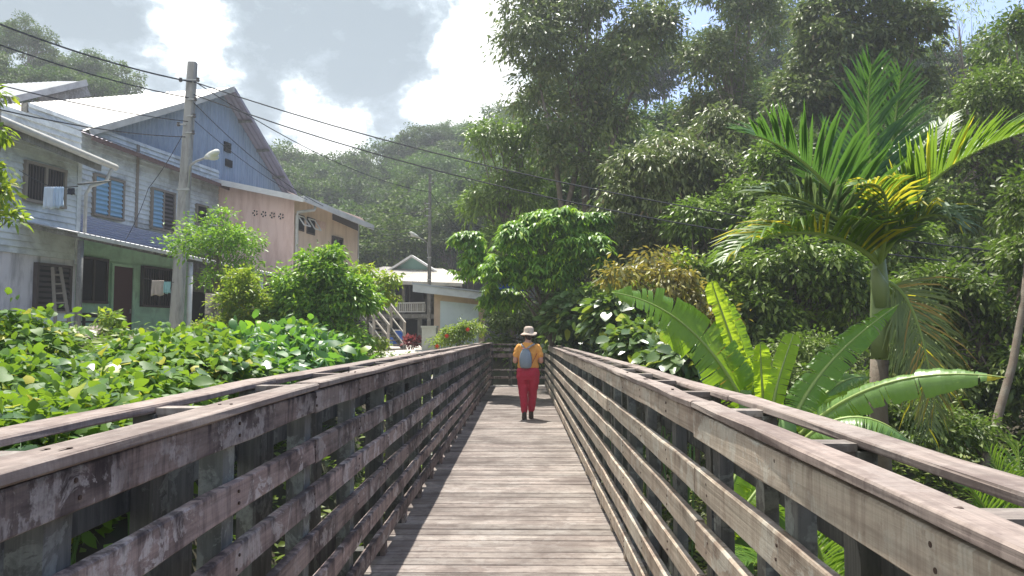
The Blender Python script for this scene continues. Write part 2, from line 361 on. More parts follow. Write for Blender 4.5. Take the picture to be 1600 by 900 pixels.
# ------------------------------------------------------------------ terrain
def gh(x, y):
    x = np.asarray(x, float); y = np.asarray(y, float)
    left = -2.2 + 2.7*sm(1.3, 3.2, -x) + .55*sm(3.4, 6.5, -x)                       # bank on the left
    right = -2.2 + 1.2*sm(2.5, 6, x) + 2.0*sm(6, 12, x) + 8*sm(11, 34, x) + 9*sm(30, 90, x)
    b = np.where(x < 0, left, right)
    far = .85*sm(20.5, 24, y)
    mid = np.maximum(b, np.where(x < 6, far*1.0, -9)) if True else b
    b = b + (mid-b)*sm(20.5, 24, y)
    back = 17*sm(46, 88, y) + 12*sm(80, 150, y)
    lb = 14*sm(24, 60, -x)*sm(20, 50, y)
    und = .12*np.sin(x*1.3+.4*y)*np.cos(y*.9-.3*x)
    return b + back + lb*(1-.5*sm(46, 88, y)) + und*(np.abs(x) > 1.6)
nx, ny = 150, 150
gx = np.sign(np.linspace(-1,1,nx))*np.abs(np.linspace(-1,1,nx))**2.2*320; gy = -60 + (np.linspace(0,1,ny)**1.9)*460
X, Y = np.meshgrid(gx, gy); Z = gh(X, Y)
V = np.stack([X, Y, Z], -1).reshape(-1,3); I = np.arange(nx*ny).reshape(ny,nx)
F = np.stack([I[:-1,:-1], I[:-1,1:], I[1:,1:], I[1:,:-1]], -1).reshape(-1,4)
g = link('ground', fast_mesh('ground', V, F, M['soil'], True)); g['kind'] = 'structure'

def sheet(name, pts, mat, dz=.012, nsub=14):
    """a ground sheet following the terrain between two edge polylines"""
    mb = MB(); a, b = pts
    for i in range(nsub+1):
        t = i/nsub
        for q, e in enumerate((a, b)):
            k = t*(len(e)-1); j = min(int(k), len(e)-2); f = k-j
            x = e[j][0]*(1-f)+e[j+1][0]*f; y = e[j][1]*(1-f)+e[j+1][1]*f
            for s in (0,):
                mb.v.append((x, y, 0))
    nv = []; fs = []; m = 10
    for i in range(nsub+1):
        p, q = mb.v[2*i], mb.v[2*i+1]
        for k in range(m+1):
            t = k/m; x = p[0]*(1-t)+q[0]*t; y = p[1]*(1-t)+q[1]*t; nv.append((x, y, float(gh(x, y))+dz))
    for i in range(nsub):
        for k in range(m): o = i*(m+1)+k; fs.append((o, o+1, o+m+2, o+m+1))
    mb.v = nv; mb.f = fs; return structure(name, mb, mat, True)
sheet('path', ([(-6.2,15),(-6.4,20),(-7,26),(-6,34)], [(-3.4,15),(-3.0,20),(-1.5,24),(1.5,26)]), M['path'], .05)
sheet('yard', ([(-19,12),(-16,20),(-13,28)], [(-8.2,12),(-7.2,20),(-6.6,28)]), M['path'], .03)

# ------------------------------------------------------------------ footbridge
def zb(y): return -.009*(4-y) if y < 4 else -.0043*(y-4)
YEND = 22.3
fb = thing('wooden_footbridge', 'long narrow wooden footbridge deck of worn crosswise planks between two railings', 'footbridge', (-.12, -2, -.1))
y = -1.6; k = 0
while y < YEND-.2:
    w = .135 + random.uniform(-.012, .018); mb = MB()
    xl, xr = -1.06+random.uniform(-.02,.02), .80+random.uniform(-.02,.02); dz = random.uniform(-.004,.003); yaw = random.uniform(-.004,.004)
    a = Vector((xl, y+w/2-yaw, -.0225+zb(y)+dz)); b_ = Vector((xr, y+w/2+yaw, -.0225+zb(y)+dz+random.uniform(-.003,.003)))
    mb.beam(a, b_, w, .045, ch=.006); part('plank', mb, M['deck'], fb); y += w+random.uniform(.007,.016)
mb = MB(); mb.beam((-1.1, YEND+.1, -.03+zb(YEND)), (.9, YEND+.1, -.03+zb(YEND)), .62, .07, ch=.01); part('threshold', mb, M['path'], fb)
for sx in (-.95, -.13, .68):
    mb = MB(); mb.box(sx-.06, sx+.06, -1.8, YEND+.3, -.32, -.075)
    for i, v in enumerate(mb.v): mb.v[i] = (v[0], v[1], v[2]+zb(v[1])-.01)
    part('stringer', mb, M['post'], fb)
for yy in (1.5, 6.5, 11.5, 16.5, 21.5):
    for sx in (-1.2, .95):
        mb = MB(); mb.beam((sx, yy, -.36), (sx*1.12, yy, float(gh(sx, yy))-.4), .16, .16, up=Vector((0,1,0))); part('pier', mb, M['post'], fb)
    mb = MB(); mb.beam((-1.5, yy, -.43), (1.25, yy, -.43), .14, .16); part('crossbeam', mb, M['post'], fb)

def railing(s, xin, top, sp, y0, joint0, jl, wcap, gap, wcap2, mats, label):
    X = lambda d: s*(xin+d)
    rt = thing('railing', label, 'railing', (X(.1), -1.6, 0), 'timber railings of the footbridge')
    def lb(name, d0, d1, z0, z1, ya, yb, mat):
        mb = MB(); xm = X((d0+d1)/2); ja, jb = random.uniform(-.004,.004), random.uniform(-.004,.004)
        mb.board((xm+ja*.6, ya, (z0+z1)/2+zb(ya)+ja), (xm+jb*.6, yb, (z0+z1)/2+zb(yb)+jb), d1-d0, z1-z0, seg=.4 if ya < 8 else 2)
        return part(name, mb, mat, rt)
    js = [-1.6]; j = joint0
    while j < YEND-.5: js.append(j); j += jl
    js.append(YEND)
    offs = [(.030,.132), (.250,.352), (.458,.562), (.668,.772), (.880,.985), (1.085,1.185)]
    for i in range(len(js)-1):
        a, b = js[i]+.004, js[i+1]-.004
        lb('cap_board', -.012, wcap, top-.028, top, a, b, mats[1])
        for q, (o0, o1) in enumerate(offs):
            lb('rail_board', 0, .036, top-o1+random.uniform(-.006,.006), top-o0-(.002 if q == 0 else 0), a, b, mats[0])
        lb('cap_board', wcap+gap, wcap+gap+wcap2, top-.025, top, a+.25, b+.25 if i < len(js)-2 else b, mats[1])
        lb('outer_board', wcap+gap+wcap2-.05, wcap+gap+wcap2-.015, top-.34, top-.15, a, b, mats[2])
        lb('outer_board', wcap+gap+wcap2-.05, wcap+gap+wcap2-.015, .02, .16, a, b, mats[2])
    nl = MB()
    y = y0
    while y < YEND:
        z = zb(y)
        if y < 9:
            for d in (.03, wcap-.035):
                nl.rings([(X(d)+random.uniform(-.006,.006), y+random.uniform(-.02,.02), top+z+q, r_, r_) for q, r_ in ((-.004,.0055),(.0012,.0055),(.002,.003))], 8)
            for o0, o1 in offs:
                for q in (.32, .7):
                    c_ = Vector((X(0), y+random.uniform(-.015,.015), top-(o0+(o1-o0)*q)+z)); nl.tube([c_+Vector((s*.003,0,0)), c_-Vector((s*.0022,0,0))], .0055, 8)
        mb = MB(); mb.box(X(.037), X(wcap+.012), y-.05, y+.045, -.33+z, top-.030+z) if s > 0 else mb.box(X(wcap+.012), X(.037), y-.05, y+.045, -.33+z, top-.030+z)
        part('post', mb, mats[2], rt)
        d0 = wcap+gap-.005; d1 = wcap+gap+wcap2-.052
        xa, xb = sorted((X(d0), X(d1)))
        mb = MB(); mb.box(xa, xb, y-.05, y+.05, -.33+z, top-.030+z); part('post', mb, mats[2], rt)
        mb = MB(); xa, xb = sorted((X(wcap*.55), X(wcap+gap+.03)))
        mb.box(xa, xb, y-.035, y+.03, top-.115+z, top-.033+z); 
        xa, xb = sorted((X(wcap+.001), X(wcap+gap-.001)))
        mb.box(xa, xb, y-.04, y+.035, top-.032+z, top-.010+z); part('spacer_block', mb, M['cross'], rt)
        if s < 0:        # upright planks nailed across the outer side of the left railing
            mb = MB(); mb.box(X(d1+.002), X(d1-.024+.0), y+.06, y+.36, .17+z, top-.17+z)
            part('upright_plank', mb, mats[2], rt)
        mb = MB(); xa, xb = sorted((X(.004), X(.036))); mb.box(xa, xb, y-.045, y+.04, .0+z, top-1.187+z); part('foot_block', mb, mats[0], rt)
        y += sp
    part('nail_heads', nl, M['nail'], rt)['kind'] = 'stuff'
    return rt
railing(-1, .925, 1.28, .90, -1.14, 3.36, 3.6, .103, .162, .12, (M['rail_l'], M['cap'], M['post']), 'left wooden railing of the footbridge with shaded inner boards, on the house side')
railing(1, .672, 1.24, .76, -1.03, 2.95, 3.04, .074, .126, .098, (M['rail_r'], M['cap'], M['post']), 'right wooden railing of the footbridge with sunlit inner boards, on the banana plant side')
er = thing('railing', 'short wooden railing closing the far end of the footbridge in front of the shrubs', 'railing', (0, YEND, 0), 'timber railings of the footbridge')
z = zb(YEND)
for x in (-.93, -.36, .20, .72):
    mb = MB(); mb.box(x-.05, x+.05, YEND+.14, YEND+.24, -.1, (1.30 if x < -.9 else 1.2)+z); part('post', mb, M['post'], er)
for zz0, zz1, nm in ((1.21,1.25,'cap_board'), (1.03,1.13,'rail_board'), (.84,.96,'rail_board'), (.44,.49,'rail_board'), (.21,.27,'rail_board')):
    mb = MB(); d = .09 if nm == 'cap_board' else .04
    mb.beam((-.98, YEND+.12, (zz0+zz1)/2+z), (.78, YEND+.12, (zz0+zz1)/2+z), d+.02, zz1-zz0, ch=.004); part(nm, mb, M['rail_l'], er)
# ------------------------------------------------------------------ buildings
BO = Vector((-17, 0, 0)); BU = Vector((.2, 1, 0)).normalized(); BV = Vector((1, -.2, 0)).normalized()
def bw(u, v, z): return BO + BU*u + BV*v + Vector((0,0,z))
def loc(px, py, v):
    """where the sight line through a point of the photograph meets the wall plane v"""
    d = ray(px, py); o = EYE-BO; t = (v - o.dot(BV))/d.dot(BV); p = o + d*t
    return p.dot(BU), p.z+0.0
GZ = 1.15
M['stairwood'] = plain('grey_stair_timber', (.34,.31,.27), .85, var=.2)
M['zincband'] = plain('lilac_grey_corrugated_sheet', (.38,.41,.50), .45, metal=.2, var=.1, bumps=.05)
class FB(MB):
    def bx(s, u0, u1, v0, v1, z0, z1):
        o = len(s.v); super().box(u0, u1, v0, v1, z0, z1)
        for i in range(o, len(s.v)): s.v[i] = tuple(bw(*s.v[i]))
        s.f[-6:] = [tuple(reversed(f)) for f in s.f[-6:]]; return s
    def sheet(s, a, b, c, d, ribs, amp, rows=1, sag=0):
        """corrugated sheet between edge a-b and edge d-c (world points), ribs run from ab to dc"""
        a, b, c, d = map(Vector, (a, b, c, d)); n = (b-a).cross(d-a).normalized(); m = ribs*4; vs = []
        for j in range(rows+1):
            q = j/rows
            for i in range(m+1):
                t = i/m; p = (a.lerp(b, t)).lerp(d.lerp(c, t), q); vs.append(p + n*amp*math.sin(t*ribs*2*math.pi) - Vector((0,0,sag*4*q*(1-q))))
        return s.add(vs, [(j*(m+1)+i, j*(m+1)+i+1, (j+1)*(m+1)+i+1, (j+1)*(m+1)+i) for j in range(rows) for i in range(m)])
    def siding(s, u0, u1, z0, z1, v, h=.155, topf=None):
        z = z0; k = 0
        while z < z1-.02:
            zt = min(z+h, z1); r = random.uniform(-.004,.004)
            ps = [bw(u0, v+.05+r, z), bw(u1, v+.05-r, z), bw(u1, v+.008, zt+.01), bw(u0, v+.008, zt+.01), bw(u0, v, z), bw(u1, v, z)]
            s.add(ps, ((0,1,2,3),(0,4,5,1))); z = zt
        return s
def wpos(px0, px1, py0, py1, v):
    u0, _ = loc(px0, (py0+py1)/2, v); u1, _ = loc(px1, (py0+py1)/2, v)
    _, z0 = loc((px0+px1)/2, py1, v); _, z1 = loc((px0+px1)/2, py0, v); return u0, u1, z0, z1
def window(root, px, v, style='two', mf='frame', name='window', pm='dark'):
    if v == VL or v == 0: v = v+.05
    u0, u1, z0, z1 = wpos(*px, v); w = .07; f = FB()
    f.bx(u0-w, u1+w, v-.04, v+.075, z1, z1+w); f.bx(u0-w, u1+w, v-.04, v+.09, z0-w, z0)
    f.bx(u0-w, u0, v-.04, v+.07, z0, z1); f.bx(u1, u1+w, v-.04, v+.07, z0, z1)
    um = (u0+u1)/2
    if style != 'single': f.bx(um-.035, um+.035, v-.04, v+.065, z0, z1)
    w_ = part(name, f, M[mf], root)
    def child(n, mb, m):
        o = bpy.data.objects.new(n, mb.mesh(n, m)); C.objects.link(o); o.parent = w_; return o
    spans = [(u0, um-.035), (um+.035, u1)] if style != 'single' else [(u0, u1)]
    for i, (a, b) in enumerate(spans):
        child('pane', FB().bx(a, b, v+.004, v+.014, z0, z1), M['bluecurtain'] if (pm == 'blue' and (i == 0 or style == 'bb')) else M['dark'])
        if style in ('louvre', 'lb', 'bb'):
            m_ = FB(); n = max(4, int((z1-z0)/.13))
            for k in range(n):
                zc = z0+(k+.5)*(z1-z0)/n; p = [bw(a, v+.02, zc+.05), bw(b, v+.02, zc+.05), bw(b, v+.055, zc-.03), bw(a, v+.055, zc-.03)]
                m_.add(p, ((0,1,2,3),)); q = [x+BV*.006 for x in p]; m_.add(q, ((3,2,1,0),))
            child('louvre', m_, M['bluecurtain'] if pm == 'blue' and (i == 0 or style == 'bb') else M['darkframe'])
        if style == 'bars':
            m_ = FB()
            for k in range(1, 6): uu = a+(b-a)*k/6; m_.bx(uu-.012, uu+.012, v+.02, v+.04, z0, z1)
            child('bar', m_, M['darkframe'])
    return w_

# --- the long timber house
VL = 1.5
th = thing('timber_house', 'long two storey house with grey green boards above and mint green wall under the porch', 'house', bw(22, 0, GZ))
uL1, _ = loc(120, 380, VL); uL0 = uL1-9.0
_, zsp = loc(60, 400, VL); _, ztopL = loc(90, 235, VL+.4); ztopL += .1
ztopL = 6.3
part('siding', FB().siding(uL0, uL1, zsp, ztopL+.5, VL), M['siding'], th, kind='stuff')
part('wall', FB().bx(uL0, uL1, VL-.2, VL, GZ-.5, zsp), M['greywall'], th, label='grey stained masonry wall of the near wing')
part('wall', FB().bx(uL1-.16, uL1, -1.0, VL-.002, GZ-.5, ztopL+.4), M['greywall'], th)
part('wall', FB().bx(uL0, uL1-.17, VL-.2, VL-.012, zsp+.001, ztopL+.5), M['oldwood'], th)
part('corner_board', FB().bx(uL1-.1, uL1+.03, VL+.035, VL+.06, zsp-.1, ztopL), M['siding'], th)
uF1, _ = loc(340, 330, 0); _, zf0 = loc(200, 395, 0); zf0 = 4.55
zf1 = loc(240, 240, 0)[1]
part('siding', FB().siding(uL1-.2, uF1, zf0, zf1+.2, 0), M['siding'], th, kind='stuff')
part('wall', FB().bx(uL1-.2, uF1, -.2, -.012, zf0, zf1+.2), M['oldwood'], th)
part('wall', FB().bx(uL1-.2, loc(293, 450, 0)[0], -.2, 0, GZ-.4, zf0-.004), M['greenwall'], th, label='mint green ground floor wall')
for px in (212, 288): 
    u, _ = loc(px, 300, 0); part('corner_board', FB().bx(u-.06, u+.06, .036, .06, zf0, zf1+.1), M['frame'], th)
window(th, (40, 98, 262, 316), VL, 'bars'); window(th, (147, 190, 280, 338), 0, 'bb', pm='blue')
window(th, (237, 270, 300, 358), 0, 'lb', pm='blue'); window(th, (307, 322, 323, 350), 0, 'single')
window(th, (57, 106, 417, 483), VL, 'louvre', 'darkframe'); window(th, (124, 164, 406, 470), 0, 'two', 'darkframe'); window(th, (223, 268, 421, 477), 0, 'bars', 'darkframe')
u0, u1, z0, z1 = wpos(57, 106, 488, 530, VL); part('wall_panel', FB().bx(u0-.1, u1+.1, VL+.002, VL+.05, GZ-.1, z1), M['paleblue'], th, label='pale blue panel under the ground floor window')
u0, u1, z0, z1 = wpos(174, 204, 417, 516, 0)
d = part('door', FB().bx(u0, u1, .004, .05, GZ, z1), M['door'], th)
f = FB(); f.bx(u0-.09, u0-.002, .002, .08, GZ, z1+.09); f.bx(u1+.002, u1+.09, .002, .08, GZ, z1+.09); f.bx(u0, u1, .002, .08, z1+.002, z1+.09)
part('door_frame', f, M['greenwall'], th)
f = FB(); f.bx(u1-.12, u1-.08, .052, .10, GZ+.95, GZ+1.1); o = bpy.data.objects.new('handle', f.mesh('handle', M['metal'])); C.objects.link(o); o.parent = d
# eave of the timber wall under the blue gable
a0 = loc(143, 212, .45); a1 = loc(362, 294, .45)
f = FB(); f.sheet(bw(a0[0], .5, a0[1]), bw(a1[0], .5, a1[1]), bw(a1[0], -.5, a1[1]+.35), bw(a0[0], -.5, a0[1]+.35), 40, .015); part('eave_roof', f, M['under'], th)
f = FB(); f.beam(bw(a0[0], .47, a0[1]-.06), bw(a1[0], .47, a1[1]-.06), .04, .13); part('fascia', f, M['brown'], th)
# near wing roof and its half round gutter
g0 = loc(-60, 160, VL+.75); g1 = loc(183, 262, VL+.75)
sl = (g1[1]-g0[1])/(g1[0]-g0[0]); gu0 = g0[0]-6; gz0 = g0[1]-sl*6+.0
part('gutter', FB().tube([bw(gu0, VL+.72, gz0), bw(g1[0], VL+.72, g1[1])], .085, 10), M['gutter'], th, smooth=True)
f = FB(); f.sheet(bw(gu0, VL+.7, gz0+.06), bw(g1[0], VL+.7, g1[1]+.06), bw(g1[0], -.6, g1[1]+.75), bw(gu0, -.6, gz0+.75), 90, .015); part('roof', f, M['roofmetal'], th)
f = FB(); f.beam(bw(gu0, VL+.6, gz0-.1), bw(g1[0]-.4, VL+.6, g1[1]-.1), .03, .16); part('fascia', f, M['oldwood'], th)
ub = uL1+.12; part('downpipe', FB().tube([bw(g1[0]-.15, VL+.72, g1[1]-.05), bw(g1[0]-.2, VL+.6, g1[1]-.4), bw(ub, VL+.25, g1[1]-.55), bw(ub, VL+.12, g1[1]-.75), bw(ub, VL+.12, 3.95)], .045, 8), M['gutter'], th, smooth=True)
# porch roof
VP = 3.3
p0 = loc(121, 363, VP); p1 = loc(458, 434, VP); q0 = loc(118, 357, .03); qz1 = p1[1]+(q0[1]-p0[1])
f = FB(); f.sheet(bw(p0[0], VP, p0[1]), bw(p1[0], VP, p1[1]), bw(p1[0]+.2, .03, qz1-.1), bw(p0[0]+.2, .03, q0[1]), 60, .018); part('porch_roof', f, M['porchroof'], th)
part('fascia', FB().beam(bw(p0[0], VP+.02, p0[1]-.05), bw(p1[0], VP+.02, p1[1]-.05), .03, .09), M['gutter'], th)
for k in range(9):
    t = (k+.3)/9; uu = p0[0]+(p1[0]-p0[0])*t; zz_ = p0[1]+(p1[1]-p0[1])*t; zt = q0[1]+(qz1-.1-q0[1])*t
    part('rafter', FB().beam(bw(uu, VP-.02, zz_-.09), bw(uu+.15, .04, zt-.09), .06, .09), M['oldwood'], th)
for px in (124, 297, 408):
    u, z = loc(px, 440, VP-.15); zt = p0[1]+(p1[1]-p0[1])*(u-p0[0])/(p1[0]-p0[0])-.14
    part('porch_post', FB().tube([bw(u, VP-.15, GZ-.4), bw(u, VP-.15, zt)], .07, 10), M['white'] if px > 200 else M['oldwood'], th, smooth=True)
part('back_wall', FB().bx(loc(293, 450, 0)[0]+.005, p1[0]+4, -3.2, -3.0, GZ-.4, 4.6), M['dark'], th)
part('ceiling', FB().bx(loc(293, 450, 0)[0]+.005, p1[0]+1, -3.0, .0, 4.3, 4.4), M['oldwood'], th)

k0, k1 = loc(124, 334, .12), loc(275, 371, .12); k2, k3 = loc(124, 364, .16), loc(275, 394, .16)
f = FB(); f.sheet(bw(k2[0], .22, k2[1]), bw(k0[0], .12, k0[1]), bw(k1[0], .12, k1[1]), bw(k3[0], .22, k3[1]), 7, .022); part('flashing_sheet', f, M['zincband'], th, label='lilac grey corrugated sheet band above the porch')
# --- blue gable with the bright zinc roof
bh = thing('gabled_hall', 'tall blue corrugated gable with bright zinc roof rising behind the timber house', 'building', bw(28, -.5, GZ))
VW, VO, VB = -.30, .32, -15.0
pk = loc(366, 136, VO); lf = loc(140, 203, VO); rt_ = loc(463, 302, VO)
kk = loc(286, 162, VO)                         # the left slope flattens a little below here
s_r = (rt_[1]-pk[1])/(rt_[0]-pk[0]); rt_ = (rt_[0]+2.5, rt_[1]+s_r*2.5)
def quadroof(A, B, ribs, mat, name): 
    f = FB(); f.sheet(bw(A[0], VO, A[1]), bw(A[0], VB, A[1]), bw(B[0], VB, B[1]), bw(B[0], VO, B[1]), ribs, .018); return part(name, f, mat, bh)
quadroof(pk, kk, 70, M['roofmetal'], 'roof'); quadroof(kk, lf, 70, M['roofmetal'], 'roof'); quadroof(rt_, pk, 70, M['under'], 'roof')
f = FB()
def gz(u):
    if u < kk[0]: return lf[1]+(kk[1]-lf[1])*(u-lf[0])/(kk[0]-lf[0])
    if u < pk[0]: return kk[1]+(pk[1]-kk[1])*(u-kk[0])/(pk[0]-kk[0])
    return pk[1]+s_r*(u-pk[0])
us = np.arange(lf[0]+.35, rt_[0]-.2, .045); vs = []
for i, u in enumerate(us):
    dv = .018*math.sin(i*.045/.18*2*math.pi); vs += [bw(u, VW+dv, 6.0), bw(u, VW+dv, gz(u)-.05)]
f.add(vs, [(2*i, 2*i+2, 2*i+3, 2*i+1) for i in range(len(us)-1)]); part('gable_wall', f, M['bluemetal'], bh)
part('wall', FB().bx(lf[0]+.4, lf[0]+.55, VB, VW-.03, 4, lf[1]-.1), M['bluemetal'], bh)
part('wall', FB().bx(lf[0]+.3, rt_[0]-.5, VW-.16, VW-.03, 3, 6.1), M['oldwood'], bh)
for A, B, m in ((lf, kk, 'white'), (kk, pk, 'white'), (pk, rt_, 'under')):
    part('bargeboard', FB().beam(bw(A[0], VO+.02, A[1]-.07), bw(B[0], VO+.02, B[1]-.07), .03, .2 if m == 'white' else .12), M['gutter'] if m == 'white' else M['under'], bh)
for k in range(1, 6):
    t = k/5.6; u = pk[0]+(rt_[0]-pk[0])*t; z = pk[1]+(rt_[1]-pk[1])*t-.09
    part('purlin', FB().beam(bw(u, VO, z), bw(u, VW, z), .07, .1), M['oldwood'], bh)
for k in range(5):
    t = (k+.6)/5; u = lf[0]+(pk[0]-lf[0])*t; z = gz(u)-.1
    part('purlin', FB().beam(bw(u, VO, z), bw(u, VW, z), .07, .1), M['oldwood'], bh)
for py0, py1, px0 in ((222, 238, 349), (250, 260, 351)):
    u0, u1, z0, z1 = wpos(px0, px0+10, py0, py1, VW); f = FB()
    for k in range(3): zc = z0+(z1-z0)*(k+.5)/3; f.bx(u0, u1, VW+.02, VW+.07, zc-.06, zc+.05)
    part('vent', f, M['dark'], bh)
# --- the peach house behind the porch
ph = thing('peach_house', 'peach pink rendered upper storey with patterned vent blocks and a white sloping eave', 'house', bw(loc(460,360,3.2)[0], 3.0, GZ))
VC = 3.15
uc, zc = loc(460, 310, VC); ue, ze = loc(560, 350, VC)
_, zbm = loc(460, 432, VC); zbm -= .3
ztl = 7.05; ztc = loc(460, 305, VC)[1]
f = FB(); P_ = [bw(uc, -.15, zbm), bw(uc, VC, zbm), bw(uc, VC, ztc), bw(uc, -.15, ztl)]
Q_ = [bw(uc+.18, -.15, zbm), bw(uc+.18, VC-.18, zbm), bw(uc+.18, VC-.18, ztc), bw(uc+.18, -.15, ztl)]
f.add(P_+Q_, ((0,1,2,3),(7,6,5,4),(0,3,7,4),(3,2,6,7),(0,4,5,1))); part('wall', f, M['pink'], ph, label='pink end wall facing the bridge entrance')
zte = loc(560, 340, VC)[1]
f = FB(); P_ = [bw(uc, VC, zbm), bw(ue, VC, 2.8), bw(ue, VC, zte), bw(uc, VC, ztc)]
Q_ = [p - BV*.18 for p in P_]; P_[0], P_[3] = P_[0]+BU*.001, P_[3]+BU*.001
f.add(P_+Q_, ((0,1,2,3),(7,6,5,4),(1,5,6,2),(3,2,6,7),(0,4,5,1))); part('wall', f, M['pink2'], ph, label='peach side wall with three small windows')
part('wall', FB().bx(ue-.18, ue-.002, -2, VC-.181, 2.8, zte-.1), M['pink2'], ph)
part('corner_trim', FB().bx(ue-.06, ue+.03, VC+.002, VC+.03, 2.8, zte), M['gutter'], ph)
# vent blocks (four flower blocks in the end wall)
for k in range(4):
    vv = VC*.001; px = 397.5+13.2*k
    # position on the end wall: interpolate between its left and right edges
    t = (px-337)/(460-337); v = -.15+(VC+.15)*t+.10; z = ztl+(ztc-ztl)*t - .86
    f = MB(); s = .135
    def pw(a, b, dpt): return bw(uc-dpt, v+a, z+b)
    n = 5
    for q in range(n):
        a0_ = 2*math.pi*q/n+.3; a1_ = a0_+2*math.pi/n*.62
        pts = [pw(.03*math.cos(a0_), .03*math.sin(a0_), .012), pw(s*.85*math.cos(a0_), s*.85*math.sin(a0_), .012), pw(s*.85*math.cos((a0_+a1_)/2)*1.05, s*.85*math.sin((a0_+a1_)/2)*1.05, .012), pw(s*.85*math.cos(a1_), s*.85*math.sin(a1_), .012)]
        f.add(pts, ((0,1,2,3),))
    part('vent_hole', f, M['dark'], ph)
    f = FB(); f.bx(uc-.008, uc+.0, v-s, v+s, z-s, z+s); part('vent_block', f, M['pink'], ph)
for px, w in (((463, 473, 338, 358), 1), ((480, 490, 343, 364), 1)):
    u0, u1, z0, z1 = wpos(*px, VC)
    f = FB(); f.bx(u0-.06, u1+.06, VC+.002, VC+.04, z0-.06, z0); f.bx(u0-.06, u1+.06, VC+.002, VC+.04, z1, z1+.06); f.bx(u0-.06, u0, VC+.002, VC+.04, z0, z1); f.bx(u1, u1+.06, VC+.002, VC+.04, z0, z1)
    w_ = part('window', f, M['darkframe'], ph)
    o = bpy.data.objects.new('pane', FB().bx(u0, u1, VC+.003, VC+.012, z0, z1).mesh('pane', M['dark'])); C.objects.link(o); o.parent = w_
    f = FB(); a, b, c_, d_ = bw(u0, VC+.05, z1), bw(u1, VC+.05, z1), bw(u1, VC+.32, z0+.12), bw(u0, VC+.32, z0+.12)
    for p, q in ((a,b),(b,c_),(c_,d_),(d_,a)): f.beam(p, q, .04, .04)
    o = bpy.data.objects.new('sash', f.mesh('sash', M['white'])); C.objects.link(o); o.parent = w_
for k in range(4):
    u0, u1, z0, z1 = wpos(491+4.6*k, 494.5+4.6*k, 343+1.3*k, 354+1.3*k, VC); part('vent_block', FB().bx(u0, u1, VC+.002, VC+.02, z0, z1), M['pink'], ph)
window(ph, (519, 533, 373, 405), VC, 'two', 'darkframe')
u0, _ = loc(519, 340, VC); f = FB(); P_ = [bw(u0, VC+.01, zte+.02-.5), bw(ue-.1, VC+.01, zte-.6), bw(ue-.1, VC+.01, zte-.02), bw(u0, VC+.01, loc(519,331,VC)[1])]
f.add(P_+[p+BV*.02 for p in P_], ((0,1,2,3),(7,6,5,4),(0,4,5,1),(1,5,6,2),(2,6,7,3),(3,7,4,0))); part('clerestory', f, M['darkframe'], ph)
# sloping roof, white fascias
e0 = loc(470, 308, VC+.6); e1 = loc(584, 354, VC+.9)
R0 = bw(uc-.5, VC+.65, e0[1]+.03); R1 = bw(e1[0], VC+.9, e1[1]); L0 = bw(uc-.5, -.6, ztl+.32); L1 = bw(e1[0], -2, e1[1]+1.3)
f = FB(); f.sheet(R0, R1, L1, L0, 30, .015); part('roof', f, M['porchroof'], ph)
part('fascia', FB().beam(R0-Vector((0,0,.05)), R1-Vector((0,0,.05)), .05, .22), M['white'], ph)
part('fascia', FB().beam(L0-Vector((0,0,.09)), R0-Vector((0,0,.09)), .05, .2), M['white'], ph)
part('soffit', FB().add([R0-Vector((0,0,.1)), R1-Vector((0,0,.1)), bw(ue+.5, VC-.1, zte+.08), bw(uc-.45, VC-.1, ztc+.08)], ((0,1,2,3),)), M['brown'], ph)
part('downpipe', FB().tube([bw(uc+.45, VC+.62, e0[1]-.12), bw(uc+.40, VC+.6, e0[1]-.3), bw(uc+.05, VC+.12, e0[1]-.42), bw(uc+.04, VC+.1, e0[1]-.6), bw(uc+.04, VC+.1, zbm-.4)], .06, 8), M['gutter'], ph, smooth=True)
# --- far roof at the left edge
fr = thing('neighbour_house', 'low gabled zinc roof of a house behind the bright roof at the left edge', 'house', at(40, 150, 38))
A = at(-60, 150, 36); B = at(133, 127, 40); B2 = at(140, 133, 40); Cc = at(15, 142, 33); D = at(-60, 131, 44)
f = FB(); f.sheet(at(20, 152, 34), at(134, 127, 38), at(95, 127, 46), at(-60, 134, 44), 20, .02); part('roof', f, M['porchroof'], fr)
part('bargeboard', FB().beam(at(18, 156, 34), at(136, 129, 38), .05, .3), M['gutter'], fr)
f = FB(); f.add([at(60, 146, 36.2), at(134, 130, 38.3), at(142, 150, 38.3), at(60, 165, 36.2)], ((0,1,2,3),)); f.add([p for p in (at(60, 146, 36.5), at(134, 130, 38.6), at(142, 150, 38.6), at(60, 165, 36.5))], ((3,2,1,0),)); part('gable_wall', f, M['oldwood'], fr)
part('wall', FB().box(-36, -26, 36, 46, 3, 12.5), M['oldwood'], fr)
# --- stilt house in the middle
shh = thing('stilt_house', 'small raised house with silvery hipped roof and pale teal gablet behind the hut', 'house', at(640, 500, 37))
Y0 = 36
a = at(556, 436, Y0); b_ = at(716, 442, Y0-.5); rz = at(640, 402, 40)
def P(px, py, Y): return at(px, py, Y)
f = FB(); f.sheet(P(552,437,36), P(722,443,35), P(690,420,40), P(600,417,40), 50, .03); part('roof', f, M['roofmetal'], shh)
f = FB(); f.sheet(P(722,443,35), P(735,436,46), P(690,420,41), P(690,420,40), 20, .03); part('roof', f, M['roofmetal'], shh)
f = FB(); f.sheet(P(545,430,46), P(552,437,36), P(600,417,40), P(600,417,41), 20, .03); part('roof', f, M['roofmetal'], shh)
f = FB(); f.add([P(613,420,39.6), P(675,423,39.4), P(644,402,39.5)], ((0,1,2),)); part('gablet', f, M['teal'], shh)
for q in ((P(608,423,39.2), P(644,400,39.2)), (P(644,400,39.2), P(682,424,39.0))): part('bargeboard', FB().beam(*q, .5, .1), M['white'], shh)
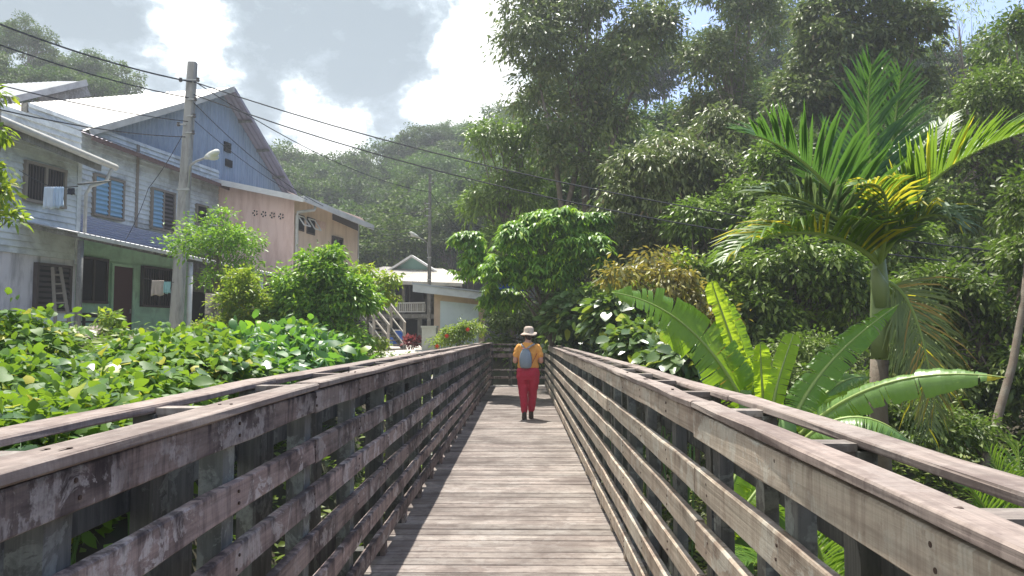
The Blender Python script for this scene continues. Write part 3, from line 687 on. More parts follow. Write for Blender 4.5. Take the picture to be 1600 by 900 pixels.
f = FB(); f.sheet(P(608,422,39.4), P(644,400,39.4), P(644,402,46), P(615,420,46), 14, .02); f.sheet(P(644,400,39.4), P(682,423,39.2), P(676,420,46), P(644,402,46), 14, .02); part('gablet_roof', f, M['roofmetal'], shh)
part('fascia', FB().beam(P(552,439,35.98), P(722,445,34.98), .06, .16), M['gutter'], shh)
c0 = P(566,445,37); c1 = P(700,445,37)
part('wall', FB().box(c0.x, c1.x, 38.2, 38.5, 2.2, c0.z+.05), M['oldwood'], shh, label='dark shaded board wall under the eave')
part('wall', FB().box(c0.x, c0.x+.15, 38.51, 45, 2.2, c0.z), M['oldwood'], shh)
for px in (600, 628, 652):
    q = P(px, 466, 38.19); part('window', FB().box(q.x-.35, q.x+.35, 38.12, 38.19, q.z-.5, q.z+.6), M['dark'], shh)
fl = P(640, 491, 36); part('floor', FB().box(c0.x, c1.x, 35.9, 38.5, fl.z-.2, fl.z), M['oldwood'], shh)
for px in (572, 600, 628, 656, 690):
    q = P(px, 500, 36.1); part('stilt', FB().beam((q.x, 36.1, .3), (q.x, 36.1, fl.z-.2), .2, .2, up=Vector((0,1,0))), M['oldwood'], shh)
    if px in (572, 628, 690): part('stilt', FB().beam((q.x+.05, 36.2, fl.z), (q.x+.05, 36.2, c0.z), .14, .14, up=Vector((0,1,0))), M['oldwood'], shh)
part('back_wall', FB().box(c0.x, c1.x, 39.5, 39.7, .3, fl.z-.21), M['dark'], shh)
ra, rb = P(606, 474, 35.95), P(664, 473, 35.95)
part('handrail', FB().beam(ra, rb, .07, .07), M['white'], shh); part('handrail', FB().beam((ra.x, 35.95, fl.z+.12), (rb.x, 35.95, fl.z+.12), .05, .05), M['white'], shh)
for k in range(20):
    x = ra.x+(rb.x-ra.x)*k/19; part('baluster', FB().box(x-.03, x+.03, 35.93, 35.97, fl.z+.13, ra.z-.03), M['gutter'] if k % 3 else M['white'], shh)
# its stair
stt = thing('wooden_stair', 'steep open wooden stair with thin handrails leading up to the stilt house', 'stairs', at(610, 545, 27))
S0, S1 = at(608, 551, 26), at(562, 492, 28); T0, T1 = at(633, 546, 27), at(590, 489, 29)
part('stringer', FB().beam(S0, S1, .06, .26), M['oldwood'], stt); part('stringer', FB().beam(T0, T1, .06, .24), M['oldwood'], stt)
for k in range(9):
    t = (k+.4)/9; p = S0.lerp(S1, t); q = T0.lerp(T1, t); m = (p+q)/2; mbx = FB().beam(Vector((p.x, p.y, m.z)), Vector((q.x, q.y, m.z)), .28, .05); part('tread', mbx, M['oldwood'], stt)
for (p, q) in ((S0, S1), (T0, T1)):
    up = Vector((0,0,.95)); part('handrail', FB().beam(p+up, q+up, .05, .07), M['stairwood'], stt); part('handrail', FB().beam(p+up*.55, q+up*.55, .04, .05), M['stairwood'], stt)
    for t in (.03, .5, .97): w = p.lerp(q, t); part('newel', FB().beam(w-Vector((0,0,.1)), w+up, .09, .09, up=Vector((0,1,0))), M['stairwood'], stt)
# --- hut
ht = thing('utility_hut', 'small tan hut with pale blue panel and sloping white slab roof beyond the railing', 'hut', at(715, 545, 25.5))
YH = 25.0
w0, w1 = P(678, 500, YH), P(757, 500, YH+1.0)
def HP(t, d, z): return Vector((w0.x+(w1.x-w0.x)*t, YH+1.0*t+d, z))
zl = P(678, 458, YH).z; zr = P(757, 470, YH+1).z
f = FB(); A4 = [HP(0,0,.4), HP(1,0,.4), HP(1,0,zr), HP(0,0,zl)]; B4 = [p+Vector((-.25,2.2,0)) for p in A4]
f.add(A4+B4, ((0,1,2,3),(7,6,5,4),(0,3,7,4),(1,5,6,2))); part('wall', f, M['tan'], ht)
pz = lambda py, t: P(678+(757-678)*t, py, YH+t).z
f = FB(); f.add([HP(.12,-.03,.75), HP(.88,-.03,.75), HP(.88,-.03,pz(476,.88)), HP(.12,-.03,pz(470,.12)), HP(.12,.01,.75), HP(.88,.01,.75), HP(.88,.01,pz(476,.88)), HP(.12,.01,pz(470,.12))], ((0,1,2,3),(0,4,5,1),(1,5,6,2),(2,6,7,3),(3,7,4,0))); part('panel', f, M['paleblue'], ht)
r0, r1 = P(645, 444, YH-.6), P(776, 460, YH+.6); f = FB()
h_ = Vector((0,0,.25)); bk = Vector((-.3,3.0,.15))
V8 = [r0-h_, r1-h_*.95, r1, r0]; f.add(V8+[v+bk for v in V8], ((0,1,2,3),(7,6,5,4),(0,4,5,1),(1,5,6,2),(2,6,7,3),(3,7,4,0))); part('slab_roof', f, M['white'], ht)
f = FB(); V8 = [r0+Vector((-.03,-.03,.002)), r1+Vector((.1,-.03,.002)), r1+Vector((.1,-.03,.05)), r0+Vector((-.03,-.03,.05))]; f.add(V8+[v+bk for v in V8], ((0,1,2,3),(7,6,5,4),(0,4,5,1),(1,5,6,2),(2,6,7,3),(3,7,4,0))); part('roof_sheet', f, M['porchroof'], ht)
mbx = thing('meter_pillar', 'short cream masonry pillar with a meter door beside the tan hut', 'pillar', at(672, 545, 24))
q0, q1 = P(659, 512, 24), P(681, 512, 24)
part('body', FB().box(q0.x, q1.x, 24, 24.5, .4, q0.z), M['gutter'], mbx); part('cap', FB().box(q0.x-.03, q1.x+.03, 23.97, 24.53, q0.z+.001, q0.z+.06), M['gutter'], mbx)
part('meter_door', FB().box(q0.x+.22, q1.x-.05, 23.97, 23.999, q0.z-.55, q0.z-.3), M['metal'], mbx)
tp = P(722, 450, 29); sp_ = MB(); 
sp_.add([P(700,446,29), P(745,444,29.5), P(748,460,29), P(704,462,28.6)], ((0,1,2,3),)); 
# --- utility poles
def pole(name, label, base, top, w, lamp=None, mat='concrete', brackets=()):
    t = thing(name, label, 'utility pole', base, 'utility poles in the village')
    f = MB(); f.beam(base, top, w, w*.85, up=Vector((0,1,0)), ch=w*.12)
    n = len(f.v)//2
    for i in range(n, 2*n): f.v[i] = tuple(Vector(top)+(Vector(f.v[i])-Vector(top))*.72)
    part('shaft', f, M[mat], t)
    d = (Vector(top)-Vector(base)).normalized(); H = (Vector(top)-Vector(base)).length
    for hh, dx in brackets:
        c = Vector(base)+d*H*hh
        part('bracket', MB().beam(c+Vector((0,-w*.5,0)), c+Vector((dx,-w*.5,0)), .03, .03), M['metal'], t)
        part('insulator', MB().rings([(c.x+dx, c.y-w*.5, c.z-.05, .03,.03), (c.x+dx, c.y-w*.5, c.z-.02, .05,.05), (c.x+dx, c.y-w*.5, c.z+.02,.03,.03), (c.x+dx, c.y-w*.5, c.z+.05, .045,.045)], 10), M['ceramic'], t)
    if lamp:
        hh, end, sc = lamp; c = Vector(base)+d*H*hh; e = Vector(end); sgn = 1 if e.x > c.x else -1
        part('lamp_arm', MB().tube([c+Vector((0,-w*.4,-.9*sc)), c+Vector((sgn*w*.45,-w*.4,-.5*sc)), c.lerp(e,.2)+Vector((0,0,.0)), c.lerp(e,.5)+Vector((0,0,.03)), e], .028*sc, 8), M['metal'], t, smooth=True)
        hd = (e-c); hd.z *= 1; hd.normalize(); f = MB(); L_ = .62*sc
        f.tube([e-hd*.05, e+hd*.1*sc, e+hd*.3*sc, e+hd*L_*.85, e+hd*L_], [(.04*sc,.04*sc),(.1*sc,.07*sc),(.13*sc,.085*sc),(.12*sc,.08*sc),(.05*sc,.04*sc)], 12)
        part('lamp_head', f, M['lamp'], t, smooth=True)
        f = MB(); f.ball(e+hd*.38*sc-Vector((0,0,.07*sc)), (.16*sc,.1*sc,.09*sc)); part('lamp_cover', f, M['white'], t, smooth=True)
        for k in (-.6,): 
            part('clamp_band', MB().beam(c+Vector((-w*.56,-w*.46,k)), c+Vector((w*.56,-w*.46,k)), .02, .05), M['metal'], t)
            part('clamp_band', MB().beam(c+Vector((-w*.56,-w*.46,k-1.0)), c+Vector((w*.56,-w*.46,k-1.0)), .02, .05), M['metal'], t)
    return t
PB = at(273, 540, 19); PT = at(301, 98, 19.3)
pole('utility_pole', 'tall weathered concrete pole with a street lamp in front of the timber house', PB, PT, .30, (.62, at(322, 246, 18.4), 1.0), brackets=((.93,-.22),(.93,.24),(.86,.2),(.80,.2),(.77,-.2),(.74,.2)))
Q0 = at(670, 548, 33); Q1 = at(672, 272, 33)
pole('utility_pole', 'slender timber pole with a small curved street lamp behind the hut', Q0, Q1, .17, (.60, at(654, 371, 32.6), .8), mat='oldwood', brackets=((.95,.15),(.83,-.2),(.8,-.2),(.76,-.2)))
def cable(label, pts, r=.012, sag=0.0, name='power_cable', group='cables strung between the poles'):
    P_ = [Vector(p) for p in pts]; out = []
    for i in range(len(P_)-1):
        for k in range(14 if i < len(P_)-2 else 15):
            t = k/14; p = P_[i].lerp(P_[i+1], t); out.append(p-Vector((0,0,sag*4*t*(1-t))))
    o = link(name, MB().tube(out, r, 5).mesh(name, M['wire'])); tag(o, label, 'cable', group)
cable('topmost black cable running from upper left corner to the pole top', [at(-300,-95,12), at(300,128,19.2)], .02, .3)
cable('second black cable from the left edge crossing in front of the white roof', [at(-300,-50,12), at(296,153,19.2)], .016, .25)
cable('third thin cable from the left edge over the bright zinc roof', [at(-300,45,11), at(296,190,19.2)], .012, .2)
cable('lowest left cable passing over the near gutter to the pole', [at(-300,88,10), at(292,214,19.2)], .014, .25)
cable('upper cable sweeping right from the concrete pole across the trees', [at(303,128,19.2), at(1600,398,14.5), at(2100, 470, 12)], .016, .55)
cable('lower cable sweeping right from the concrete pole across the trees', [at(303,148,19.2), at(1600,420,14.5), at(2100, 490, 12)], .016, .65)
cable('cable slanting down from the pole past the blue gable peak to the far pole', [at(305,128,19.2), at(672,300,33)], .014, .5)
cable('service cable running from the pole across the blue gable to the peach eave', [at(302,160,19.2), at(505,322,26)], .012, .25)
cable('cable from the pole across the lamp to the peach house corner', [at(300,185,19.2), at(480,312,26.5)], .010, .2)
cable('drooping cable from the pole down to the porch roof', [at(296,190,19.2), at(232,294,21.5), at(196,375,20.5)], .010, .12)
for i, (a_, b2) in enumerate((((592,330),(672,327)),((572,355),(671,350)),((562,366),(671,356)),((562,378),(671,362)),((672,300),(770,420)))):
    cable(('highest','second','middle','lowest','right hand')[i]+' thin service line at the slender pole beside the dark hillside', [at(*a_,31), at(*b2,33)], .012, .15)
# --- yard clutter
ld = thing('wooden_ladder', 'wooden ladder leaning on the grey wall below the louvred window', 'ladder', at(100, 530, 19))
l0, l1, l2, l3 = at(88,528,17.3), at(82,418,18.0), at(112,527,17.5), at(94,418,18.2)
part('rail', MB().beam(l0,l1,.07,.05), M['frame'], ld); part('rail', MB().beam(l2,l3,.07,.05), M['frame'], ld)
for k in range(7): t=(k+.6)/7.4; part('rung', MB().beam(l0.lerp(l1,t), l2.lerp(l3,t), .05,.04), M['frame'], ld)
tb = thing('plank_table', 'rough grey plank table with a sloping top standing among the vines', 'table', at(165, 545, 15))
tc_ = at(172, 527, 12.5)
for k in range(5): part('plank', MB().box(-.5,.5,-.07+.15*k-.3,.07+.15*k-.3,0,.03, Matrix.Translation(tc_) @ Matrix.Rotation(R(14),4,'Y') @ Matrix.Rotation(R(10),4,'X')), M['cap'], tb)
for dx in (-.35,.35):
    for dy in (-.25,.25): part('leg', MB().beam((tc_.x+dx,tc_.y+dy,.8),(tc_.x+dx,tc_.y+dy,tc_.z-.06-dx*.2),.07,.07,up=Vector((0,1,0))), M['oldwood'], tb)
bn = thing('wooden_bench', 'small dark wooden bench against the green wall left of the maroon door', 'bench', at(150, 520, 20.5))
bc = at(150, 493, 20.3); part('seat', MB().box(bc.x-.5, bc.x+.5, bc.y-.2, bc.y+.2, bc.z-.2, bc.z-.15), M['darkframe'], bn); part('backrest', MB().box(bc.x-.5, bc.x+.5, bc.y+.2, bc.y+.24, bc.z-.05, bc.z+.08), M['darkframe'], bn)
for dx in (-.45,.45):
    for dy in (-.17,.2): part('leg', MB().box(bc.x+dx-.03,bc.x+dx+.03,bc.y+dy-.03,bc.y+dy+.03,GZ,bc.z+(.0 if dy>0 else -.2)), M['darkframe'], bn)
def cloth(name, label, c, w, h, mat, group=None, seed=0):
    n = 12; m = 8; vs = []
    for j in range(m+1):
        for i in range(n+1):
            u = i/n-.5; q = j/m; vs.append(c+Vector((u*w*(1+.1*q), .04*math.sin(u*19+seed)*q+.02*math.sin(u*31+q*4), -q*h*(1+.06*math.sin(u*9+seed)))))
    o = link(name, MB().add(vs, [(j*(n+1)+i, j*(n+1)+i+1, (j+1)*(n+1)+i+1, (j+1)*(n+1)+i) for j in range(m) for i in range(n)]).mesh(name, mat, True)); 
    so_ = o.modifiers.new('thick','SOLIDIFY'); so_.thickness=.012; tag(o, label, 'laundry', group)
ltb = plain('light_blue_cloth', (.42,.54,.70), .9); wht = plain('pale_blue_cloth', (.50,.58,.68), .9); dkc = plain('dark_cloth', (.04,.045,.06), .9); bge = plain('beige_cloth', (.4,.34,.3), .9); tlc = plain('teal_cloth', (.3,.5,.52), .9)
cloth('hanging_shirt','pale blue shirt hung left of its twin under the barred upper window', at(78,292,15.6), .23,.46, wht, 'laundry on the upper line')
cloth('hanging_shirt','light blue shirt hung right of the paler one under the barred upper window', at(93,292,15.6), .21,.44, ltb, 'laundry on the upper line', 2)
cloth('hanging_cloth','small dark cloth bundle hanging beside the blue shirts near the downpipe', at(112,294,15.6), .14,.14, dkc, 'laundry on the upper line', 1)
cloth('hanging_cloth','beige garment drying in front of the window right of the maroon door', at(247,438,17.5), .28,.36, bge, 'laundry on the porch line')
cloth('hanging_cloth','pale teal towel drying right of the beige garment on the porch', at(262,440,17.5), .16,.28, tlc, 'laundry on the porch line', 2)
cable('thin pale washing line stretched in front of the upper barred window', [at(30,266,15.6), at(78,291,15.6), at(122,291,15.6)], .01, .02, 'washing_line','washing lines')
cable('washing line under the porch roof carrying two garments', [at(222,434,17.5), at(272,441,17.5)], .008, .02, 'washing_line','washing lines')
po = link('laundry_pole', MB().tube([at(122,288,15.6), at(172,283,16.4)], .022, 6).mesh('laundry_pole', M['oldwood'])); tag(po, 'short wooden pole sticking out at the downpipe for drying clothes', 'pole')
bl = thing('blue_drum', 'blue plastic drum standing below the wooden stair', 'drum', at(619, 540, 29.5))
c_ = at(618, 527, 29.5); part('body', MB().rings([(c_.x,c_.y,c_.z-.45,.26,.26),(c_.x,c_.y,c_.z-.4,.29,.29),(c_.x,c_.y,c_.z-.12,.28,.28),(c_.x,c_.y,c_.z-.1,.3,.3),(c_.x,c_.y,c_.z+.2,.28,.28),(c_.x,c_.y,c_.z+.26,.24,.24)],16), plain('blue_plastic',(.02,.09,.38),.4), bl, True)
part('lid', MB().rings([(c_.x,c_.y,c_.z+.261,.25,.25),(c_.x,c_.y,c_.z+.30,.24,.24)],16), M['white'], bl)
tq = MB(); n=10; vs=[]
A0,A1,A2,A3 = at(776,435,26),at(822,440,27),at(818,455,26.2),at(780,458,25.5)
for j in range(6):
    for i in range(n+1):
        p=(A0.lerp(A1,i/n)).lerp(A3.lerp(A2,i/n),j/5); vs.append(p+Vector((0,.15*math.sin(i*1.3+j),-.25*math.sin(math.pi*i/n)*.5)))
tq.add(vs,[(j*(n+1)+i,j*(n+1)+i+1,(j+1)*(n+1)+i+1,(j+1)*(n+1)+i) for j in range(5) for i in range(n)])
o = link('tarpaulin', tq.mesh('tarpaulin', plain('blue_tarp',(.02,.09,.42),.5), True)); o.modifiers.new('thick','SOLIDIFY').thickness=.01; tag(o,'blue tarpaulin glimpsed in the shade of the trees right of the hut','tarpaulin')

# ------------------------------------------------------------------ the walker
PX, PY = .105, 13.5; PZ = zb(13.5)+.002
wk = thing('person', 'person in mustard t-shirt, crimson trousers and beige sun hat walking away along the deck', 'person', (PX, PY, PZ))
skin = plain('skin', (.50,.27,.20), .55, var=.05, bumps=.03); shirt = plain('mustard_cotton', (.72,.33,.075), .85, var=.07, scale=14, bumps=.3)
trous = plain('crimson_cotton', (.42,.025,.055), .85, var=.12, scale=9, bumps=.35); boot = plain('brown_boot_leather', (.055,.038,.03), .6, var=.2)
hatm = plain('beige_canvas', (.52,.42,.34), .9, var=.06, scale=20, bumps=.2); bagm = plain('grey_blue_nylon', (.21,.26,.31), .55, var=.1, scale=10, bumps=.25); strapm = plain('grey_strap', (.26,.245,.24), .7); rust = plain('rust_cord', (.30,.06,.03), .7); redm = plain('red_edge', (.7,.10,.07), .6); hairm = plain('dark_brown_hair', (.04,.022,.015), .6, var=.3, bumps=.4, scale=30)
def pv_(x, y, z): return Vector((PX+x, PY+y, PZ+z))
def organic(name, mb, mat, vox=.012, sm_=6, label=None, parent=wk):
    o = part(name, mb, mat, parent, True, label)
    r = o.modifiers.new('union','REMESH'); r.mode='VOXEL'; r.voxel_size=vox; r.use_smooth_shade=True
    s = o.modifiers.new('soft','SMOOTH'); s.factor=.5; s.iterations=sm_; return o
def limb(mb, pts, rad, n=14):
    mb.tube([pv_(*p) for p in pts], rad, n); mb.ball(pv_(*pts[0]), rad[0] if not hasattr(rad[0],'__len__') else rad[0][0], 10, 6); mb.ball(pv_(*pts[-1]), rad[-1] if not hasattr(rad[-1],'__len__') else rad[-1][0], 10, 6); return mb
def tor(mb, rs, n=20): return mb.rings([(PX+cx, PY+cy, PZ+z, rx, ry) for cx,cy,z,rx,ry in rs], n)
b = MB()
tor(b, [(0,0,.78,.18,.13),(0,0,.88,.19,.135),(0,0,.98,.165,.115),(0,.01,1.1,.165,.11),(0,.01,1.22,.165,.10),(0,.0,1.3,.145,.08),(0,0,1.345,.09,.065),(0,.005,1.40,.052,.055),(0.005,.012,1.47,.05,.055)])
HD_ = (.012,.02,1.525); b.ball(pv_(*HD_), (.073,.092,.108), 18, 14)
ht_ = R(-22)                                            # head turned a little to the right
def hp(a, d, z): return pv_(HD_[0]+a*math.cos(ht_)-d*math.sin(ht_), HD_[1]+a*math.sin(ht_)+d*math.cos(ht_), HD_[2]+z)
b.tube([hp(0,.085,.015), hp(0,.103,-.01), hp(0,.108,-.025), hp(0,.09,-.032)], [.008,.012,.015,.010], 8)   # nose
b.ball(hp(0,.082,-.055), (.024,.012,.008)); b.ball(hp(0,.075,-.085), (.03,.025,.02))                     # lips, chin
for s in (-1,1): b.ball(hp(s*.074,-.005,-.005), (.012,.02,.032)); b.ball(hp(s*.03,.08,.012), (.013,.01,.009))  # ears, eyes
for s in (-1,1):
    sh, el, wr = (s*.168,0,1.275), (s*.235,-.015,1.03), (s*.13,.20,1.09)
    limb(b, [sh, (s*.21,-.005,1.16), el], [.048,.050,.043]); limb(b, [el, (s*.19,.09,1.05), wr], [.043,.038,.026])
    # palm and five fingers closed round what is carried in front
    pc = Vector((s*.115,.235,1.10)); limb(b, [wr, tuple(pc)], [.026,.03], 10); b.ball(pv_(*pc), (.034,.042,.018))
    for k, (ln, off) in enumerate(((.032,-.026),(.038,-.009),(.035,.009),(.028,.026))):
        base = pc+Vector((s*-.0,.03,off*1.0)); m1 = base+Vector((-s*.012,ln*.9,0)); m2 = m1+Vector((-s*.028,.004,0)); tip = m2+Vector((-s*.012,-.02,0))
        limb(b, [tuple(base),tuple(m1),tuple(m2),tuple(tip)], [.010,.009,.0085,.008], 7)
    th0 = pc+Vector((-s*.01,-.005,.02)); limb(b, [tuple(th0), tuple(th0+Vector((-s*.022,.018,.018))), tuple(th0+Vector((-s*.034,.04,.014)))], [.013,.011,.009], 7)
legs = ((-1, -.012, (-.085,.0,.80), (-.088,-.02,.47), (-.066,-.09,.11)), (1, .01, (.085,0,.80), (.080,.05,.47), (.050,.06,.10)))
for s, _, hip, kn, an in legs: limb(b, [hip, tuple((Vector(hip)+Vector(kn))/2), kn, tuple((Vector(kn)*.6+Vector(an)*.4)), an], [.095,.08,.06,.055,.04]); limb(b, [an, (an[0],an[1]+.14,.04)], [.04,.03])
organic('body', b, skin, .007, 3)
t = MB()
tor(t, [(0,-.005,.70,.195,.135),(0,-.012,.78,.212,.152),(0,-.012,.86,.206,.148),(0,-.002,.93,.186,.132),(0,.0,.965,.178,.125)])
for s, _, hip, kn, an in legs:
    limb(t, [(hip[0]+s*.008,hip[1]-.012,.76), (hip[0]+s*.004,.0,.63), kn, (kn[0]*.86, (kn[1]+an[1])/2-.01,.30), (an[0]*1.08, an[1]-.005,.145)], [(.115,.125),(.100,.106),(.078,.084),(.068,.074),(.058,.064)], 16)
organic('trousers', t, trous, .012, 4)
s_ = MB()
tor(s_, [(0,-.004,.905,.200,.142),(0,-.002,.95,.192,.136),(0,0,1.02,.178,.128),(0,.004,1.12,.182,.126),(0,.004,1.22,.190,.120),(0,0,1.29,.172,.10),(0,0,1.335,.12,.082),(0,.003,1.365,.072,.068)])
for s in (-1,1): limb(s_, [(s*.165,0,1.275),(s*.195,-.003,1.20),(s*.218,-.008,1.13)], [.064,.064,.060])
organic('t_shirt', s_, shirt, .012, 3)
h = MB(); h.ball(pv_(HD_[0]-.002,HD_[1]-.018,HD_[2]+.008), (.08,.086,.105), 16, 12); h.ball(pv_(HD_[0],HD_[1]-.05,1.45), (.055,.035,.05)); organic('hair', h, hairm, .01, 3)
tx = bpy.data.textures.new('cloth_folds', 'CLOUDS'); tx.noise_scale = .07; tx.noise_depth = 2
for o_ in wk.children:
    if o_.name.split('.')[0] in ('trousers', 't_shirt'):
        d_ = o_.modifiers.new('folds', 'DISPLACE'); d_.texture = tx; d_.strength = .03; d_.mid_level = .5; d_.texture_coords = 'LOCAL'
# bucket hat with a wavy brim
f = MB(); rs = []; hz0 = 1.545; n = 28; vs = []
prof = [(.088,.0,1.0),(.089,.045,1),(.082,.085,1),(.055,.108,1),(.02,.113,1)]
brim = [(.150,-.050),(.148,-.042),(.118,-.018),(.090,.002)]
for (r_, z_) in [(.146,-.054)]+brim:
    for k in range(n):
        a = 2*math.pi*k/n; wv = .012*math.sin(a*2+.6)+.008*math.sin(a*3) if r_ > .1 else 0
        vs.append(pv_(HD_[0]+r_*math.cos(a), HD_[1]-.005+r_*1.06*math.sin(a), hz0+z_+wv*(r_-.09)/.06+ (.03 if (r_>.1 and math.cos(a-.3)>.0) else 0)*math.cos(a-.3)*(r_-.09)/.06))
for (r_, z_, _) in prof[1:]:
    for k in range(n): a = 2*math.pi*k/n; vs.append(pv_(HD_[0]+r_*math.cos(a), HD_[1]-.005+r_*1.06*math.sin(a), hz0+z_))
m_ = 5+len(prof)-1; f.add(vs, [(i*n+k,i*n+(k+1)%n,(i+1)*n+(k+1)%n,(i+1)*n+k) for i in range(m_-1) for k in range(n)]+[tuple((m_-1)*n+k for k in range(n))])
ho = part('sun_hat', f, hatm, wk, True); ho.modifiers.new('thick','SOLIDIFY').thickness=.005
for s, _, hip, kn, an in legs:
    f = MB(); ax, ay = an[0]*1.05, an[1]
    lift = .0
    f.rings([(PX+ax,PY+ay+.035,PZ+.0,.043,.12),(PX+ax,PY+ay+.035,PZ+.022,.047,.125),(PX+ax,PY+ay+.03,PZ+.05,.045,.11),(PX+ax,PY+ay+.005,PZ+.09,.042,.065),(PX+ax,PY+ay-.003,PZ+.17,.047,.052),(PX+ax,PY+ay-.003,PZ+.19,.044,.05)], 16)
    bo = part('boot', f, boot, wk, True)
# drawstring backpack
pk_ = thing('drawstring_backpack', 'grey blue drawstring backpack with gathered top worn over the mustard t-shirt', 'backpack', pv_(-.04,-.17,.95))
f = MB(); n = 36; vs = []; prf = [(.905,.04,.02),(.915,.085,.045),(.95,.105,.062),(1.02,.112,.072),(1.10,.108,.066),(1.17,.092,.055),(1.22,.066,.042),(1.245,.05,.035),(1.262,.058,.04)]
for z_, rx, ry in prf:
    for k in range(n):
        a = 2*math.pi*k/n; pl = 1+ (.10*math.sin(a*9) * max(0,(z_-1.0)/.25)); vs.append(pv_(-.045+(1.25-z_)*.0+rx*pl*math.cos(a), -.165+ry*pl*math.sin(a), z_))
f.add(vs, [(i*n+k,i*n+(k+1)%n,(i+1)*n+(k+1)%n,(i+1)*n+k) for i in range(len(prf)-1) for k in range(n)]+[tuple(range(n-1,-1,-1)), tuple((len(prf)-1)*n+k for k in range(n))])
part('bag', f, bagm, pk_, True)
part('strap', MB().tube([pv_(-.03,-.165,1.25), pv_(.04,-.135,1.30), pv_(.105,-.09,1.335), pv_(.11,.0,1.345)], [(.02,.005)]*4, 8), strapm, pk_, True)
part('strap', MB().tube([pv_(-.05,-.165,1.25), pv_(-.09,-.13,1.30), pv_(-.115,-.09,1.325), pv_(-.11,.0,1.34)], [(.02,.005)]*4, 8), strapm, pk_, True)
part('cord', MB().tube([pv_(-.005,-.15,.93), pv_(.07,-.152,1.0), pv_(.125,-.135,1.10), pv_(.16,-.08,1.17)], .006, 6), rust, pk_, True)
part('collar', MB().tube([pv_(-.11,-.155,1.255), pv_(-.06,-.185,1.262), pv_(.01,-.185,1.258)], .007, 6), redm, pk_, True)

# ------------------------------------------------------------------ vegetation
def unit(a): return a/np.maximum(np.linalg.norm(a, axis=-1, keepdims=True), 1e-9)
def leaves(P, D, Nn, Ln, Wd, fold=.12, droop=.15, six=False):
    P, D, Nn = map(np.asarray, (P, D, Nn)); D = unit(D); S = unit(np.cross(D, Nn)); U = unit(np.cross(S, D))
    Ln = np.broadcast_to(Ln, (len(P),))[:,None]; Wd = np.broadcast_to(Wd, (len(P),))[:,None]; dz = np.array([0,0,-1.0])
    if not six:
        v0 = P; m = P + D*Ln*.48 + dz*droop*Ln*.2; v1 = m + S*Wd*.5 + U*Wd*fold; v3 = m - S*Wd*.5 + U*Wd*fold; v2 = P + D*Ln + dz*droop*Ln
        V = np.stack([v0,v1,v2,v3],1).reshape(-1,3); b = np.arange(len(P))[:,None]*4
        F = np.concatenate([b+np.array([[0,1,2]]), b+np.array([[0,2,3]])],1).reshape(-1,3)
    else:
        a = P + D*Ln*.28 + dz*droop*Ln*.06; c = P + D*Ln*.68 + dz*droop*Ln*.45
        v = [P, a+S*Wd*.46+U*Wd*fold, c+S*Wd*.36+U*Wd*fold, P+D*Ln+dz*droop*Ln, c-S*Wd*.36+U*Wd*fold, a-S*Wd*.46+U*Wd*fold]
        V = np.stack(v,1).reshape(-1,3); b = np.arange(len(P))[:,None]*6
        F = np.concatenate([b+np.array([[0,1,5]]), b+np.array([[1,2,5]]), b+np.array([[2,4,5]]), b+np.array([[2,3,4]])],1).reshape(-1,3)
    return V, F
def merge(lst):
    Vs, Fs, o = [], [], 0
    for V, F in lst: Vs.append(V); Fs.append(F+o); o += len(V)
    return np.concatenate(Vs), np.concatenate(Fs)
def rdir(n): return unit(rng.normal(size=(n,3)))
def crown_points(blobs, nclus):
    """cluster centres spread through ellipsoid lobes, denser towards their skin"""
    if len(blobs) > 1:
        more = []
        for c, r in blobs:
            more.append((tuple(c), tuple(np.array(r)*.84)))
            for _ in range(5):
                d = rdir(1)[0]; d[2] = abs(d[2])*.8-.1; k = rng.uniform(.22,.42); more.append((tuple(np.array(c)+d*np.array(r)*.86), tuple(np.array(r)*k)))
        blobs = more
    vol = np.array([b[1][0]*b[1][1]*b[1][2] for b in blobs])**.67; cnt = np.maximum(1, (vol/vol.sum()*nclus).astype(int)); out = []; outd = []
    for (c, r), n in zip(blobs, cnt):
        d = rdir(n); d[:,2] = np.where(d[:,2] < -.5, -d[:,2], d[:,2]); q = rng.uniform(.35, 1.05, n)**.55; q = q*np.where(rng.uniform(size=n) < .16, rng.uniform(1.0, 1.45, n), 1)
        out.append(np.array(c)+d*q[:,None]*np.array(r)); outd.append(d)
    return np.concatenate(out), np.concatenate(outd)
def foliage(blobs, nclus, per, rc, leaf, width=.42, up=.35, down=.45, six=False, rosette=False, droop=.2, flat=.65):
    Cn, Dn = crown_points(blobs, nclus); n = len(Cn)
    sz = rng.uniform(.45, 1.6, n)
    if rosette:
        k = per; ang = rng.uniform(0, 2*np.pi, (n,1)) + np.arange(k)[None]*2*np.pi/k + rng.normal(0,.15,(n,k))
        el = rng.uniform(-.55,.15,(n,k)) - down*.6
        D = np.stack([np.cos(ang)*np.cos(el), np.sin(ang)*np.cos(el), np.sin(el)], -1); P = Cn[:,None]+D*leaf*.08; Nn = np.zeros_like(D)+np.array([0,0,1.0])
        Nn = Nn + D*.3
    else:
        off = rng.normal(size=(n,per,3)); off = off/np.linalg.norm(off,axis=-1,keepdims=True)*rng.uniform(.2,1,(n,per,1))**.6
        off[...,2] *= flat*rng.uniform(.6,1.5,(n,1)); P = Cn[:,None]+off*rc*sz[:,None,None]
        D = off*.8 + Dn[:,None]*.5 + rng.normal(0,.45,(n,per,3)); D[...,2] -= down
        Nn = rng.normal(0,.45,(n,per,3)); Nn[...,2] += .9
    Ln = leaf*rng.uniform(.65,1.25,P.shape[:2])
    return leaves(P.reshape(-1,3), D.reshape(-1,3), Nn.reshape(-1,3), Ln.ravel(), Ln.ravel()*width, six=six, droop=droop), Cn
